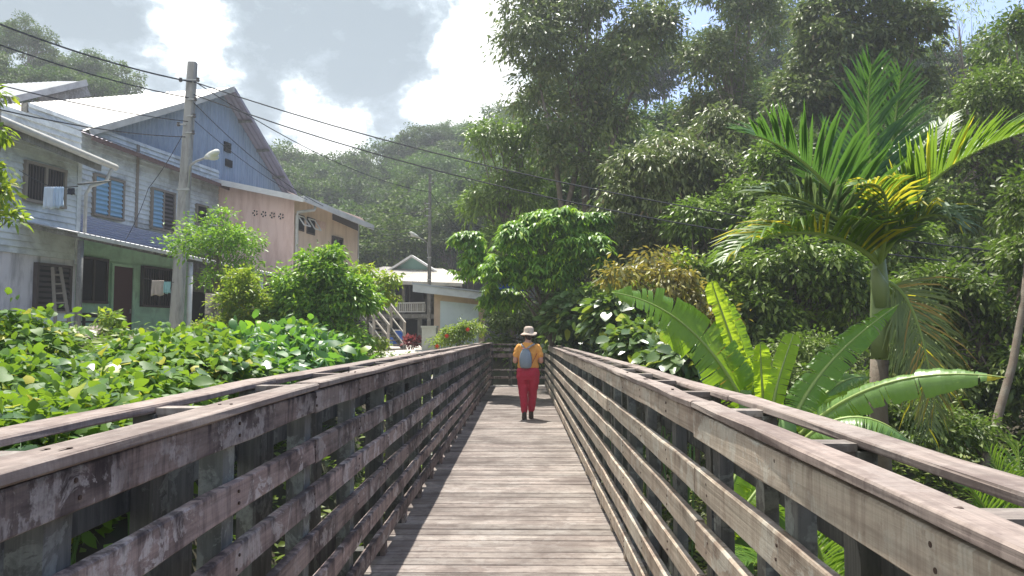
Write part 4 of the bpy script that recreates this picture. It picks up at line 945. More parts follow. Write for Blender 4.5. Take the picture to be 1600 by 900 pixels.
def limbs(base, top, Cn, r0, nbr, mb, wob=.25, forks=None):
    base, top = Vector(base), Vector(top); H = (top-base).length; pts = []
    for i in range(8):
        t = i/7; pts.append(base.lerp(top, t)+Vector((math.sin(t*5+base.x)*wob*.3*t, math.cos(t*4+base.y)*wob*.3*t, 0)))
    mb.tube(pts, [r0*(1.15-.85*i/7) for i in range(8)], 9)
    idx = rng.permutation(len(Cn))[:nbr]
    for j in idx:
        c = Vector(Cn[j]); t = random.uniform(.55,.95); k = t*7; a = pts[int(k)].lerp(pts[min(7,int(k)+1)], k-int(k))
        mid = a.lerp(c,.5)+Vector((random.uniform(-.1,.1),random.uniform(-.1,.1),.12))*(c-a).length
        r = r0*(1.15-.85*t)*.38; mb.tube([a, a.lerp(mid,.55)+Vector((0,0,-.02)), mid, mid.lerp(c,.6), c], [r, r*.8, r*.6, r*.4, r*.18], 6)
    return mb
def tree(name, label, cat, base, blobs, nclus, per, rc, leaf, mat, r0=.12, top=None, nbr=25, bark='bark', group=None, extra=None, **kw):
    t = thing(name, label, cat, base, group)
    (V, F), Cn = foliage(blobs, nclus, per, rc, leaf, **kw)
    if extra: (V2, F2), _ = foliage(*extra[0], **extra[1])
    o = link('crown', fast_mesh('crown', V, F, M[mat]), t); o['kind'] = 'stuff'
    top = top or tuple(np.mean([b[0] for b in blobs], 0)+np.array([0,0,.3*max(b[1][2] for b in blobs)]))
    part('trunk', limbs(base, top, Cn, r0, nbr, MB()), M[bark], t, True); return t, Cn
def PB_(px, py, Y, rx, ry, rd=None):
    """a crown lobe at its real place: centre and radii from its size in the view"""
    p = at(px, py, Y); k = Y/FPX; return (tuple(p), (rx*k, (rd if rd else (rx+ry)/2)*k, ry*k))
def G(p, dz=-.1): return (p[0], p[1], float(gh(p[0], p[1]))+dz)

# --- forest on the far slopes: shared crowns, each tree its own thing
protos = []
for i in range(6):
    lobes = [((rng.uniform(-2,2), rng.uniform(-2,2), 7+rng.uniform(-1,2.6)), (rng.uniform(1.6,3.0),)*2+(rng.uniform(1.2,2.2),)) for _ in range(7)]
    (V, F), Cn = foliage(lobes, 240, 26, .62, .36, width=.55, down=.3)
    me = fast_mesh('crown', V, F, M['l_hill']); tm = limbs((0,0,-7),(0,0,8.5), Cn, .22, 14, MB()).mesh('trunk', M['palebark'], True); protos.append((me, tm))
def hill_tree(x, y, s, lab, grp, z=None, squash=1, i=None, cat='tree'):
    me, tm = protos[i if i is not None else random.randrange(6)]
    zz_ = float(gh(x,y)) if z is None else z
    t = bpy.data.objects.new('forest_tree', None); C.objects.link(t); t.location = (x,y,zz_); tag(t, lab, cat, grp)
    Mx = Matrix.LocRotScale(Vector((0,0,0)), Euler((0,0,random.uniform(0,6.3))), Vector((s,s,s*squash)))
    for n_, m_ in (('crown', me), ('trunk', tm)):
        o = bpy.data.objects.new(n_, m_); C.objects.link(o); o.parent = t; o.matrix_basis = Mx
        if n_ == 'crown': o['kind'] = 'stuff'
LB = 'hazy forest tree crown merging into the wooded hillside behind the stilt house'
def sky_y(px):   # skyline of the far hill in the photograph
    return np.interp(px, [380,430,470,520,560,585,610,650,690,720,760,800,900], [225,238,240,262,250,268,238,212,205,196,190,170,150])
# rows from the skyline downwards
for row in range(6):
    for px in np.arange(400, 830, 27-row):
        px_ = px+random.uniform(-12,12); Yd = 86-row*6.5+random.uniform(-3,3)
        ty = sky_y(px_)+random.uniform(-5,8)+row*27; top = at(px_, ty, Yd); s = random.uniform(.5,1.05)
        hill_tree(top.x, top.y, s, 'hazy tree on the skyline of the far hill between gable and tall trees' if row == 0 else LB, 'trees on the far hillside', z=top.z-9.8*s)
for px, py, Y in ((12,52,62),(45,48,60),(-25,60,58),(75,92,62),(108,98,66),(130,92,64),(162,104,66),(180,118,68),(20,95,54),(60,120,55),(110,128,57),(150,132,58),(-10,110,52)):
    top = at(px, py, Y); s = .48+.18*random.random(); hill_tree(top.x, top.y, s, 'dark tree on the hill above the roofs at the upper left corner', 'trees above the roofs', z=top.z-9.8*s)
LR = 'tall forest tree in the dense wood climbing the slope on the right'
for row, (Yd, ys) in enumerate(((52, 50), (46, 100), (40, 150), (35, 210), (32, 270), (30, 330), (27, 400))):
    for px in np.arange(880 if row > 1 else 940, 1800, 62-row*2):
        px_ = px+random.uniform(-25,25); 
        if row == 0 and (1045 < px_ < 1105 or 1440 < px_ < 1545): continue
        ty = ys+random.uniform(-45,40); Y2 = Yd+random.uniform(-2,2); top = at(px_, ty, Y2); s = random.uniform(.5,.8)
        hill_tree(top.x, top.y, s, LR, 'trees on the right slope', z=top.z-9.8*s)

# --- named trees of the middle distance
def T(name, label, Y, lobes, nclus, per, rc, leaf, mat, bx, r0=.12, cat='tree', topz=None, **kw):
    bl = [PB_(*l) for l in lobes]; p = at(bx, 520, Y); base = G(p)
    return tree(name, label, cat, base, bl, nclus, per, rc, leaf, mat, r0, **kw)
T('tall_tree', 'tall airy tree with bare forking trunks and sparse grey green crown left of centre sky', 25,
  [(835,75,25,60,75),(905,55,26,70,80),(960,120,25,65,60),(860,170,26,60,45),(1010,60,26,50,70),(820,10,25,55,40),(930,-25,26,90,45),(940,200,26,60,40)], 900, 24, .44, .20, 'l_grey', 930, .2, nbr=24, bark='bark', top=tuple(at(905,90,25.5)), down=.5)
t2 = thing('forked_tree', 'second slender pale trunk forking beside the tall airy tree', 'tree', G(at(885,520,25)))
f = MB(); f.tube([G(at(885,520,24.5)), at(882,360,24.5), at(868,250,24.8), at(845,140,25)], [.13,.11,.08,.04], 8); f.tube([at(882,340,24.5), at(905,250,25), at(912,180,25.4)], [.1,.08,.04], 8); f.tube([at(930,330,24.5), at(950,240,25), at(985,150,25.4), at(1040,60,25.6)], [.09,.08,.06,.03], 8)
part('trunk', f, M['bark'], t2, True)
(Vv, Ff), _ = foliage([PB_(845,120,25,40,40), PB_(1030,60,25.6,40,45), PB_(912,170,25.4,40,30), PB_(870,255,24.3,38,40), PB_(940,270,24.3,45,38), PB_(900,215,24.4,50,30)], 300, 22, .4, .2); o = link('crown', fast_mesh('crown', Vv, Ff, M['l_grey']), t2); o['kind'] = 'stuff'
T('leafy_tree', 'light green weeping tree at the edge of the wood against the far hillside', 27,
  [(770,230,27,38,50),(800,310,27,50,55),(755,330,27,32,45),(835,230,27,45,60),(790,385,26,50,40)], 420, 26, .42, .19, 'l_mid', 800, .16, nbr=30, down=.7)
T('dense_tree', 'dense rounded grey green tree with drooping glossy leaves behind the broad leaved shrub', 19.5,
  [(1040,280,19.5,75,75),(985,330,19,50,60),(1110,300,20,60,80),(1060,390,19,70,55),(960,400,19,35,40),(1130,220,21,60,50)], 900, 24, .32, .19, 'l_grey', 1060, .18, nbr=40, down=.85, width=.36)
T('tall_tree', 'tall feathery grey green tree left of the palm reaching the top edge', 27,
  [(1120,110,27,60,70),(1160,190,27,60,50),(1095,180,27,40,40),(1180,40,27,60,60),(1130,-10,27,50,40)], 560, 24, .42, .20, 'l_grey', 1130, .2, nbr=40, bark='palebark', down=.5)
T('tall_tree', 'large dark tree standing behind the top fronds of the palm', 23,
  [(1300,90,23,75,65),(1390,70,23,70,75),(1250,160,23,60,55),(1340,170,23,70,50),(1430,150,23,50,40),(1350,0,23,80,45),(1290,30,23,45,45)], 950, 24, .38, .21, 'l_grey', 1330, .22, nbr=45, down=.4)
T('tall_tree', 'tall dark tree with glossy leaves filling the upper right edge', 18,
  [(1560,170,18,75,75),(1520,260,18,70,60),(1600,330,18,90,80),(1490,350,17.5,60,55),(1580,70,18.5,45,60),(1650,200,18,60,120)], 950, 26, .30, .15, 'l_dark', 1590, .2, nbr=45, down=.4)
T('thin_branched_tree', 'bare twiggy tree with sparse feathery leaves against the blue gap at upper right', 24,
  [(1500,40,24,70,50),(1440,20,24,60,40),(1540,110,24,50,30)], 90, 12, .5, .16, 'l_lime', 1560, .07, nbr=22, bark='palebark', width=.2, down=.8)
T('understorey_tree', 'dark shaded tree directly behind the palm crownshaft', 15,
  [(1250,430,15,80,60),(1180,500,15,70,60),(1330,480,15,70,70),(1230,350,16,70,45),(1130,440,15.5,45,55),(1400,400,16,60,70)], 900, 22, .26, .155, 'l_mid', 1260, .12, nbr=40, down=.5)
T('understorey_tree', 'dark leafy tree at right behind the long banana leaf', 13,
  [(1480,470,13,70,60),(1560,520,13,80,70),(1420,560,13,60,60),(1620,430,13,70,80),(1500,620,12.5,90,50),(1640,600,12,80,90)], 950, 22, .26, .14, 'l_dark', 1520, .10, nbr=40, down=.5)
T('shade_shrub', 'dark shrub mass under the palm trunk behind the banana leaves', 11.5,
  [(1200,600,11.5,80,50),(1330,640,11,80,60),(1120,570,12.5,60,45),(1440,680,10.5,90,55),(1280,560,12,60,40)], 650, 24, .22, .10, 'l_dark', 1280, .06, cat='shrub', nbr=25, down=.4)
T('bright_tree', 'bright green tree with drooping compound leaves above the end of the bridge', 18,
  [(870,350,18,50,30),(815,375,18,45,35),(905,395,18,50,45),(850,430,18,60,45),(790,430,18,40,40),(930,350,18.5,30,25),(745,420,19,35,35),(735,378,19,28,22),(780,470,19,40,25)], 2600, 8, .2, .19, 'l_bright', 925, .08, nbr=22, rosette=True, width=.34, down=.4, six=True, droop=.3)
T('shade_shrub', 'dark green shrub in the shade beyond the end railing', 24.5,
  [(800,500,24.5,40,35),(840,520,24.5,35,30),(780,560,24.5,30,40),(820,570,24.5,45,35),(880,540,24.5,40,40)], 420, 24, .3, .16, 'l_mid', 820, .08, cat='shrub', nbr=20)
T('bronze_shrub', 'shrub with yellow and bronze young leaves in front of the dense grey green tree', 14.5,
  [(975,435,14.5,38,22),(1045,445,14.5,36,32),(1020,405,15,24,18),(1080,475,14.5,28,36),(1110,505,14,30,30)], 230, 11, .30, .15, 'l_brown', 1030, .07, cat='shrub', nbr=30, down=.7)
# --- left side trees
T('small_tree', 'slender airy tree with small leaves beside the street lamp pole', 17,
  [(330,370,17,50,30),(370,390,17,42,32),(295,390,17,30,22),(345,440,17,40,25),(345,338,17,20,12),(385,420,17,25,20)], 300, 16, .30, .11, 'l_bright', 318, .06, nbr=45, bark='palebark', down=.1)
T('leafy_shrub', 'yellow green shrub under the slender airy tree before the porch', 15,
  [(385,480,15,35,35),(405,520,15,30,30),(375,440,15,22,18),(345,520,15,35,25)], 330, 22, .2, .10, 'l_lime', 385, .05, cat='shrub', nbr=25, down=.1)
T('bushy_tree', 'large bushy tree with lime tips covering the front of the peach house', 15.5,
  [(500,435,15.5,40,30),(470,480,15.5,42,40),(535,470,15.5,42,40),(500,520,15.5,55,40),(448,445,15.5,22,18),(520,402,15.5,20,13),(487,405,15.5,14,10),(560,450,15.5,18,12),(545,535,15,22,22),(435,500,15.5,25,30)], 800, 20, .27, .13, 'l_bright', 505, .09, cat='tree', nbr=45, down=.45)
T('leafy_sapling', 'pale lime sapling leaning over the top of the wooden stair', 19,
  [(590,465,19,26,14),(605,440,19,20,12),(570,425,19,12,14),(560,455,19,20,20)], 120, 14, .24, .16, 'l_lime', 572, .05, nbr=25, down=.7)
T('hibiscus_bush', 'yellow green hibiscus bush with two red flowers in front of the hut', 23,
  [(715,525,23,28,14),(738,515,23,20,12),(695,535,23,18,10)], 230, 18, .2, .09, 'l_lime', 715, .04, cat='bush', nbr=25)
for i, (px, py) in enumerate(((698,525),(731,515),(683,541))):
    c_ = at(px, py, 22.3); f = MB()
    for k in range(5):
        a = k*1.257; d = Vector((math.cos(a),-.35,math.sin(a))); f.add([c_, c_+d*.045+Vector((math.sin(a),0,-math.cos(a)))*.022, c_+d*.07, c_+d*.045-Vector((math.sin(a),0,-math.cos(a)))*.035], ((0,1,2,3),(3,2,1,0)))
    h_ = [o for o in bpy.data.objects if o.name.startswith('hibiscus_bush')][0]; part('flower', f, M['flower'], h_)
T('croton_plant', 'small dark red leaved plant at the foot of the wooden stair', 25, [(645,535,25,10,6)], 34, 12, .14, .16, 'croton', 645, .03, cat='plant', nbr=8, up=.8, down=-.4)
T('low_plants', 'low bright plants with red flowers beside the pale path', 17.5, [(545,575,17.5,25,10),(560,555,18,20,10),(590,540,19,12,12)], 160, 16, .16, .09, 'l_lime', 545, .03, cat='bush', nbr=8)
T('overhanging_branch', 'leafy branch tips entering from the left edge beside the barred window', 7.5,
  [(8,300,7.5,24,14),(15,345,7.5,18,20),(-5,270,7.5,25,20),(-6,150,7.5,14,14),(0,215,7.5,10,16),(-40,320,7.5,40,60)], 60, 12, .10, .10, 'l_lime', -70, .05, nbr=30, six=True, down=.5)
# tendril twigs, slender trunk at right
st_ = thing('slender_trunk', 'slender leaning grey tree trunk at the right edge beside the yellow banana leaf tip', 'tree', G(at(1530,760,10.5)))
part('trunk', MB().tube([at(1500,860,10.2), at(1540,720,10.5), at(1562,640,10.8), at(1582,570,11), at(1600,470,11.3), at(1612,330,11.6)], [.065,.06,.058,.055,.05,.04], 9), M['bark'], st_, True)
(Vv, Ff), _ = foliage([PB_(1615,330,11.6,50,60)], 60, 20, .25, .12); o = link('crown', fast_mesh('crown', Vv, Ff, M['l_dark']), st_); o['kind'] = 'stuff'

T('lime_shrub', 'yellow green shrub mingled among the bronze leaves left of the palm', 15.5, [(1000,455,15.5,35,22),(1065,420,15.5,28,22),(1120,470,15,28,30),(1115,215,22,10,9)], 170, 14, .28, .14, 'l_lime', 1090, .05, cat='shrub', nbr=16, down=.6)
T('low_tree', 'mid green leafy tree filling the slope between the bright tree and the palm', 17, [(950,470,17,40,30),(1090,350,17.5,50,40),(1165,330,17.5,45,50),(1170,440,16.5,40,40),(1210,270,18,40,50)], 500, 22, .32, .17, 'l_mid', 1140, .09, nbr=25, down=.6)
# --- areca palm
def bez(P, t):
    P = [Vector(p) for p in P]
    while len(P) > 1: P = [a.lerp(b, t) for a, b in zip(P, P[1:])]
    return P[0]
def frond(root, ctrl, n, ll, mat, droop=.35, w=.03, lean=Vector((0,0,1)), vee=.35, name='frond', tipyel=None, seed=0):
    """feathered leaf: an arching rib with narrow leaflets on both sides"""
    r_ = random.Random(seed); rib = [bez(ctrl, i/16) for i in range(17)]; f = MB(); fy = MB()
    L_ = sum((rib[i+1]-rib[i]).length for i in range(16))
    n = int(n*1.8); w *= 1.2; droop = droop*1.25+.06; ll *= 1.06
    for i in range(n):
        t = .13+.87*i/n; p = bez(ctrl, t); d = (bez(ctrl, min(1,t+.02))-bez(ctrl, t-.02)).normalized()
        s = d.cross(lean).normalized(); u = s.cross(d).normalized()
        pl = ll*(math.sin(math.pi*min(1,(t*.82+.14)))**.55)*r_.uniform(.78,1.08); drp = droop*r_.uniform(.6,1.7)
        for sg in (-1, 1):
            a = .62-.30*t+r_.uniform(-.09,.09)
            D = (d*(1-a)*1.25 + s*sg*a*1.35 + u*vee*(1-.5*t)).normalized()
            q = [p]; cur = p; dd = D
            for k in range(3):
                cur = cur+dd*pl/3; q.append(cur); dd = (dd+Vector((0,0,-drp*(k+.6)*.5))).normalized()
            wv = d*1.0; ww = [w*.5, w, w*.85, .003]
            vs = []; 
            for k in range(4): vs += [q[k]-wv*ww[k]*.5, q[k]+u*ww[k]*.22, q[k]+wv*ww[k]*.5]
            tgt = fy if (tipyel and r_.random() < tipyel*(.3+t)) else f
            tgt.add(vs, [(3*k,3*k+1,3*k+4,3*k+3) for k in range(3)]+[(3*k+1,3*k+2,3*k+5,3*k+4) for k in range(3)])
    o = part(name, f, mat, root, True)
    rm = MB().tube(rib, [.022*(1-.8*i/16)*(w/.03)**.5 for i in range(17)], 6).mesh('midrib', M['l_bright_rib']); q_ = bpy.data.objects.new('midrib', rm); C.objects.link(q_); q_.parent = o
    if fy.v: y_ = bpy.data.objects.new('yellow_leaflets', fy.mesh('yellow_leaflets', M['l_yel'])); C.objects.link(y_); y_.parent = o; y_['kind'] = 'stuff'
    return o
M['l_palm'] = leafmat('leaf_palm', (.035,.105,.030), (.075,.165,.035), None, tamt=.32, trans=(.2,.42,.05), rough=.4, spec=.5)
M['l_palm2'] = leafmat('leaf_palm_lime', (.065,.15,.022), (.12,.21,.03), None, tamt=.4, trans=(.35,.55,.04))
M['l_palmgrey'] = leafmat('leaf_palm_grey', (.07,.12,.07), (.15,.20,.11), None, tamt=.25, trans=(.3,.42,.12), rough=.45, spec=.5)
M['l_yel'] = leafmat('leaf_yellowing', (.36,.32,.02), (.52,.48,.04), None, tamt=.5, trans=(.8,.75,.05))
M['l_brownpalm'] = leafmat('leaf_dry_palm', (.10,.15,.05), (.17,.23,.08), (.36,.25,.06), .12, tamt=.3, trans=(.5,.4,.1))
M['l_bright_rib'] = plain('leaf_rib', (.24,.32,.08), .5, bumps=0)
YP = 7.0
pb = G(at(1374,560,YP)); pl = thing('areca_palm', 'areca palm with arching green and yellow fronds and smooth green crownshaft', 'palm', pb)
c0 = at(1374,560,YP); c1 = at(1376,470,YP); c2 = at(1374,405,YP)
part('trunk', MB().tube([pb, (pb[0]+.02,pb[1],-.2), at(1372,640,YP), at(1374,562,YP)], [.12,.085,.08,.078], 14), M['bark'], pl, True)
part('crownshaft', MB().tube([c0, at(1375,520,YP), at(1376,490,YP), at(1375,450,YP), c2], [.072,.085,.092,.078,.055], 14), M['shaft'], pl, True)
part('leaf_sheath', MB().tube([at(1376,480,YP-.06), at(1374,445,YP-.07), at(1366,420,YP-.08)], [.05,.075,.03], 10), M['shaft'], pl, True)
def fr(pts, *a, **k): return frond(pl, [at(*p) for p in pts], *a, **k)
cc = (1373,415,7.0)
fr([cc,(1330,330,6.9),(1270,240,6.7),(1180,212,6.5)], 30, .75, M['l_palm'], .10, .040, tipyel=.0, vee=.5, seed=1)
fr([cc,(1368,330,7.1),(1345,190,7.2),(1362,100,7.1)], 28, .60, M['l_palm'], .05, .042, lean=Vector((.2,-1,.2)), vee=.2, seed=2)
fr([cc,(1378,330,7.2),(1395,220,7.3),(1408,112,7.2)], 28, .52, M['l_palm'], .06, .040, lean=Vector((-.2,-1,.1)), vee=.2, seed=3)
fr([cc,(1400,330,6.9),(1460,250,6.6),(1605,205,6.2)], 34, .62, M['l_palm2'], .12, .036, tipyel=.03, vee=.5, seed=4)
fr([cc,(1385,330,7.3),(1420,250,7.6),(1475,190,7.8)], 26, .55, M['l_palmgrey'], .12, .034, vee=.3, seed=5)
fr([cc,(1340,350,6.6),(1260,300,6.4),(1195,300,6.2)], 26, .60, M['l_palmgrey'], .22, .036, vee=.3, seed=6)
fr([cc,(1340,370,6.6),(1230,330,6.2),(1135,405,6.0)], 30, .62, M['l_palm2'], .35, .036, tipyel=.20, vee=.45, seed=7)
fr([cc,(1390,350,6.5),(1400,270,6.2),(1340,290,5.9)], 22, .36, M['l_palm2'], .3, .034, tipyel=.5, vee=.4, seed=8)
fr([cc,(1400,360,6.7),(1450,310,6.5),(1495,350,6.3)], 26, .50, M['l_palmgrey'], .4, .032, tipyel=.10, vee=.3, seed=9)
fr([cc,(1390,340,7.3),(1410,290,7.3),(1450,235,7.2)], 20, .46, M['l_palm'], .15, .036, tipyel=.08, vee=.3, seed=12)
fr([cc,(1350,330,7.4),(1320,260,7.5),(1290,210,7.6)], 24, .6, M['l_palm'], .1, .036, vee=.4, seed=14)
fr([(1378,440,7.0),(1430,440,6.9),(1450,560,6.8),(1462,640,6.8)], 34, .62, M['l_brownpalm'], .45, .022, lean=Vector((.1,-1,.1)), tipyel=.05, vee=.1, seed=10)
fr([(1378,445,7.1),(1420,460,7.2),(1440,560,7.3),(1452,680,7.2)], 30, .55, M['l_palmgrey'], .5, .024, lean=Vector((-.2,-1,.1)), tipyel=.05, vee=.0, seed=11)

# --- banana plant
def banana_leaf(root, pts, wid, mat, lean, name='leaf', blunt=False, slits=6, seed=0, w1=None, droop=.18, tip=None):
    r_ = random.Random(seed); n = 64; rib = [bez(pts, i/n) for i in range(n+1)]; f = MB(); ft = MB(); lean = Vector(lean)
    cuts = {r_.randrange(6, n-4): r_.uniform(.5,.95) for _ in range(int(slits*1.4))}
    rows = []; tl = [r_.uniform(-.10,.10) for _ in range(80)]; strip = 0; sid = []
    for i in range(n+1):
        strip += i in cuts; sid.append(strip)
    for i in range(n+1):
        t = i/n; d = (rib[min(n,i+1)]-rib[max(0,i-1)]).normalized(); s = d.cross(lean).normalized(); u = s.cross(d).normalized()
        pr = max(.015, (min(1, t/.14)**.7)*(1-max(0,(t-.55)/.45)**2.4)) if t > .02 else .03
        if blunt: pr = max(.1, min(1, t/.25)**.8*(1-max(0,(t-.86)/.14)**3*.55))
        rows.append((rib[i], s, u, pr*wid*(1+.022*math.sin(i*.55+seed)+.012*math.sin(i*1.3+seed))))
    for sg in (-1, 1):
        for i in range(n):
            vs = []; c_ = cuts.get(i, 0) if sg > 0 else cuts.get(i+1, 0)
            for j, row in ((0, rows[i]), (1, rows[i+1])):
                p, s, u, w = row
                for k, q in enumerate((0, .33, .7, 1.0)):
                    gap = (rib[min(n,i+1)]-rib[i])*(c_*q*(.9 if j == 0 else 0))
                    rip = (.006*math.sin(i*1.2+seed)+.0011*(1 if (i+j)%2 else -1))*q
                    vs.append(p + s*sg*w*q*.5*(1+.25*tl[sid[i]*2+(sg > 0)]*q) + u*(w*(.16*q - droop*1.6*q*q + tl[sid[i]*2+(sg > 0)]*q*q*1.3) + rip) + gap)
            tgt = ft if (tip and i > n*tip) else f
            tgt.add(vs, [(k,k+1,k+5,k+4) if sg > 0 else (k+4,k+5,k+1,k) for k in range(3)])
    o = part(name, f, mat, root, True)
    if ft.v: y_ = bpy.data.objects.new('yellow_tip', ft.mesh('yellow_tip', M['l_yel'], True)); C.objects.link(y_); y_.parent = o
    q_ = bpy.data.objects.new('midrib', MB().tube(rib, [.016*(1-.85*i/n)+.002 for i in range(n+1)], 6).mesh('midrib', M['l_bright_rib'], True)); C.objects.link(q_); q_.parent = o
    return o
def bananamat(name, a, bcol, trans, tamt):
    m, t, b, o = newmat(name); tcn = N(t, 'ShaderNodeTexCoord'); big = noise(t, tcn.outputs['Object'], 3.0, 4, .5); fine = noise(t, tcn.outputs['Object'], 30, 3, .5)
    c = mixc(t, big, a, bcol); L(t, c, b.inputs['Base Color']); b.inputs['Roughness'].default_value = .33; b.inputs['Specular IOR Level'].default_value = .6
    tr = N(t, 'ShaderNodeBsdfTranslucent'); L(t, mixc(t, fine, tuple(x*.75 for x in trans), trans), tr.inputs[0]); mx = N(t, 'ShaderNodeMixShader'); mx.inputs[0].default_value = tamt
    L(t, b.outputs[0], mx.inputs[1]); L(t, tr.outputs[0], mx.inputs[2]); L(t, mx.outputs[0], o.inputs[0]); bump(t, b, fine, .2, .004); return m
M['ban'] = bananamat('banana_leaf', (.075,.19,.02), (.13,.28,.03), (.42,.66,.03), .5)
M['ban4'] = bananamat('waxy_banana_leaf', (.13,.26,.06), (.20,.33,.09), (.42,.62,.05), .4)
M['ban2'] = bananamat('young_banana_leaf', (.17,.33,.02), (.25,.43,.03), (.72,.95,.05), .7)
M['ban3'] = bananamat('dry_banana_leaf', (.24,.16,.04), (.36,.24,.06), (.6,.35,.04), .45)
bp = thing('banana_plant', 'banana plant with broad arching leaves rising beside the right railing', 'banana plant', G(at(1235,700,5.6)))
Yb = 5.5
part('stem', MB().tube([G(at(1220,700,Yb)), at(1225,760,Yb), at(1228,690,Yb), at(1232,640,Yb)], [.11,.09,.075,.05], 12), M['stem'], bp, True)
part('stem', MB().tube([G(at(1150,760,6.0)), at(1160,700,6.0), at(1163,650,6.0), at(1165,610,6.0)], [.10,.08,.065,.045], 12), M['stem'], bp, True)
bl_ = lambda pts, *a, **k: banana_leaf(bp, [at(*p) for p in pts], *a, **k)
bl_([(1165,640,6.0),(1130,560,6.0),(1060,470,6.0),(955,457,5.9)], .44, M['ban'], (-.15,-.75,.75), seed=1, slits=12, droop=.12)
bl_([(1170,650,6.1),(1165,580,6.1),(1130,500,6.1),(1112,440,6.1)], .19, M['ban2'], (.45,-.9,.1), seed=2, slits=4, droop=.06, blunt=True)
bl_([(1178,650,6.25),(1180,590,6.3),(1150,500,6.3),(1120,450,6.3)], .17, M['ban'], (.2,-.95,.1), seed=22, slits=5, droop=.1)
bl_([(1158,640,6.2),(1140,580,6.2),(1130,540,6.2),(1110,505,6.2)], .2, M['ban3'], (.4,-.9,.1), seed=3, slits=9)
bl_([(1195,660,5.8),(1192,620,5.8),(1188,580,5.8),(1188,538,5.8)], .14, M['ban2'], (.2,-1,.0), seed=4, slits=2, droop=.04, blunt=True)
bl_([(1205,670,5.7),(1205,630,5.7),(1215,590,5.7),(1240,522,5.8)], .15, M['ban2'], (-.3,-1,.1), seed=5, slits=4, droop=.08, blunt=True)
bl_([(1235,670,5.6),(1260,600,5.7),(1310,540,5.8),(1405,475,6.0)], .25, M['ban'], (-.25,-.8,.6), seed=6, slits=12, droop=.2)
bl_([(1250,680,5.4),(1320,610,5.2),(1420,570,5.0),(1572,590,4.7)], .24, M['ban4'], (0,-.65,.75), seed=7, slits=14, droop=.28, tip=.93)
bl_([(1250,680,5.6),(1300,620,5.9),(1360,600,6.1),(1400,615,6.3)], .24, M['ban2'], (.1,-.5,.85), seed=8, slits=8, droop=.3)
bl_([(1250,680,5.9),(1270,620,6.0),(1320,580,6.1),(1360,590,6.3)], .22, M['ban4'], (.1,-.7,.6), seed=18, slits=8, droop=.3)
bl_([(1255,690,5.2),(1310,635,5.1),(1380,640,5.0),(1440,710,4.9)], .30, M['ban4'], (.5,-.35,.8), seed=9, slits=8, droop=.3)
bl_([(1180,690,5.4),(1155,720,5.2),(1140,760,5.1),(1120,840,5.0)], .28, M['ban2'], (-.4,-.9,.2), seed=10, slits=5)
bl_([(1220,720,5.3),(1190,760,5.1),(1150,800,5.0),(1130,850,5.0)], .26, M['ban2'], (-.6,-.7,.2), seed=11, slits=7)
bl_([(1240,720,5.6),(1290,700,5.6),(1340,760,5.5),(1350,860,5.4)], .24, M['ban3'], (.4,-.8,.3), seed=12, slits=9)
# low coconut-like fronds below the right railing
lf_ = thing('young_palm', 'young palm with bright fine fronds below the right railing near the camera', 'palm', G(at(1330,900,4.6)))
for i, q in enumerate((((1300,980,4.6),(1290,880,4.5),(1280,830,4.4),(1235,800,4.3)), ((1310,980,4.6),(1330,880,4.6),(1370,830,4.6),(1440,830,4.5)), ((1300,990,4.6),(1300,900,4.8),(1320,820,5.0),(1370,780,5.2)), ((1300,990,4.5),(1260,900,4.3),(1200,870,4.2),(1140,880,4.1)))):
    frond(lf_, [at(*p) for p in q], 26, .32, M['l_palm2'], .3, .016, seed=20+i, vee=.3)
gp = thing('young_palm', 'clump of upright bright green palm fronds at the bottom right corner', 'palm', G(at(1600,800,4.8)))
for i, (x0, x1, yt) in enumerate(((1560,1500,745),(1590,1545,705),(1600,1590,690),(1620,1650,700),(1570,1530,770),(1600,1620,720),(1580,1570,715),(1560,1480,800))):
    frond(gp, [at(1590,1000,4.8), at((x0+1590)/2,880,4.8), at(x0,800,4.8), at(x1,yt,4.7+.1*i)], 24, .30, M['l_palm2'], .25, .015, seed=40+i, vee=.5)

# --- broad leaved plants: every leaf an object
def leaf_proto(kind, mat):
    f = MB()
    if kind == 'heart':
        o = [(0,0),(.16,-.14),(.42,-.08),(.5,.16),(.36,.5),(.15,.8),(0,1.0)]
    elif kind == 'broad':
        o = [(0,0),(.1,.03),(.26,.18),(.34,.42),(.30,.68),(.15,.9),(0,1.0)]
    if kind in ('heart','broad'):
        vs = []
        for (x, y) in o: vs.append((0, y, .02*math.sin(y*6)-.22*y*y))
        n = len(o)
        for sg in (1,-1):
            for (x, y) in o: vs.append((sg*x, y, .20*abs(x)-.22*y*y-.25*x*x+.02*math.sin(y*11)))
        for q in (0,1):
            b = n*(1+q)
            for i in range(n-1):
                fc = (i, b+i, b+i+1, i+1); f.f.append(fc if q == 0 else fc[::-1])
        f.v = vs
        f.add([(-.012,0,.003),(.012,0,.003),(.01,-.5,-.25),(-.01,-.5,-.25)], ((0,1,2,3),))
    else:                     # cassava: seven long leaflets hanging from one point
        for k in range(7):
            a = -2.2+k*4.4/6; l = 1.0-.22*abs(k-3)/3; d = Vector((math.sin(a), math.cos(a), 0)); s = Vector((d.y,-d.x,0)); vs = []
            for t, w in ((0,.012),(.35,.055),(.68,.075),(1,.0)):
                p = d*l*t*(1-.28*t)+Vector((0,0,-.80*t*t*l)); vs += [p-s*w-Vector((0,0,.03*(w>.05))), p+Vector((0,0,.01)), p+s*w-Vector((0,0,.03*(w>.05)))]
            f.add(vs, [(3*i,3*i+1,3*i+4,3*i+3) for i in range(3)]+[(3*i+1,3*i+2,3*i+5,3*i+4) for i in range(3)])
        f.add([(-.01,0,.003),(.01,0,.003),(.008,-.1,-.6),(-.008,-.1,-.6)], ((0,1,2,3),))
    return f.mesh('leaf', mat, True)
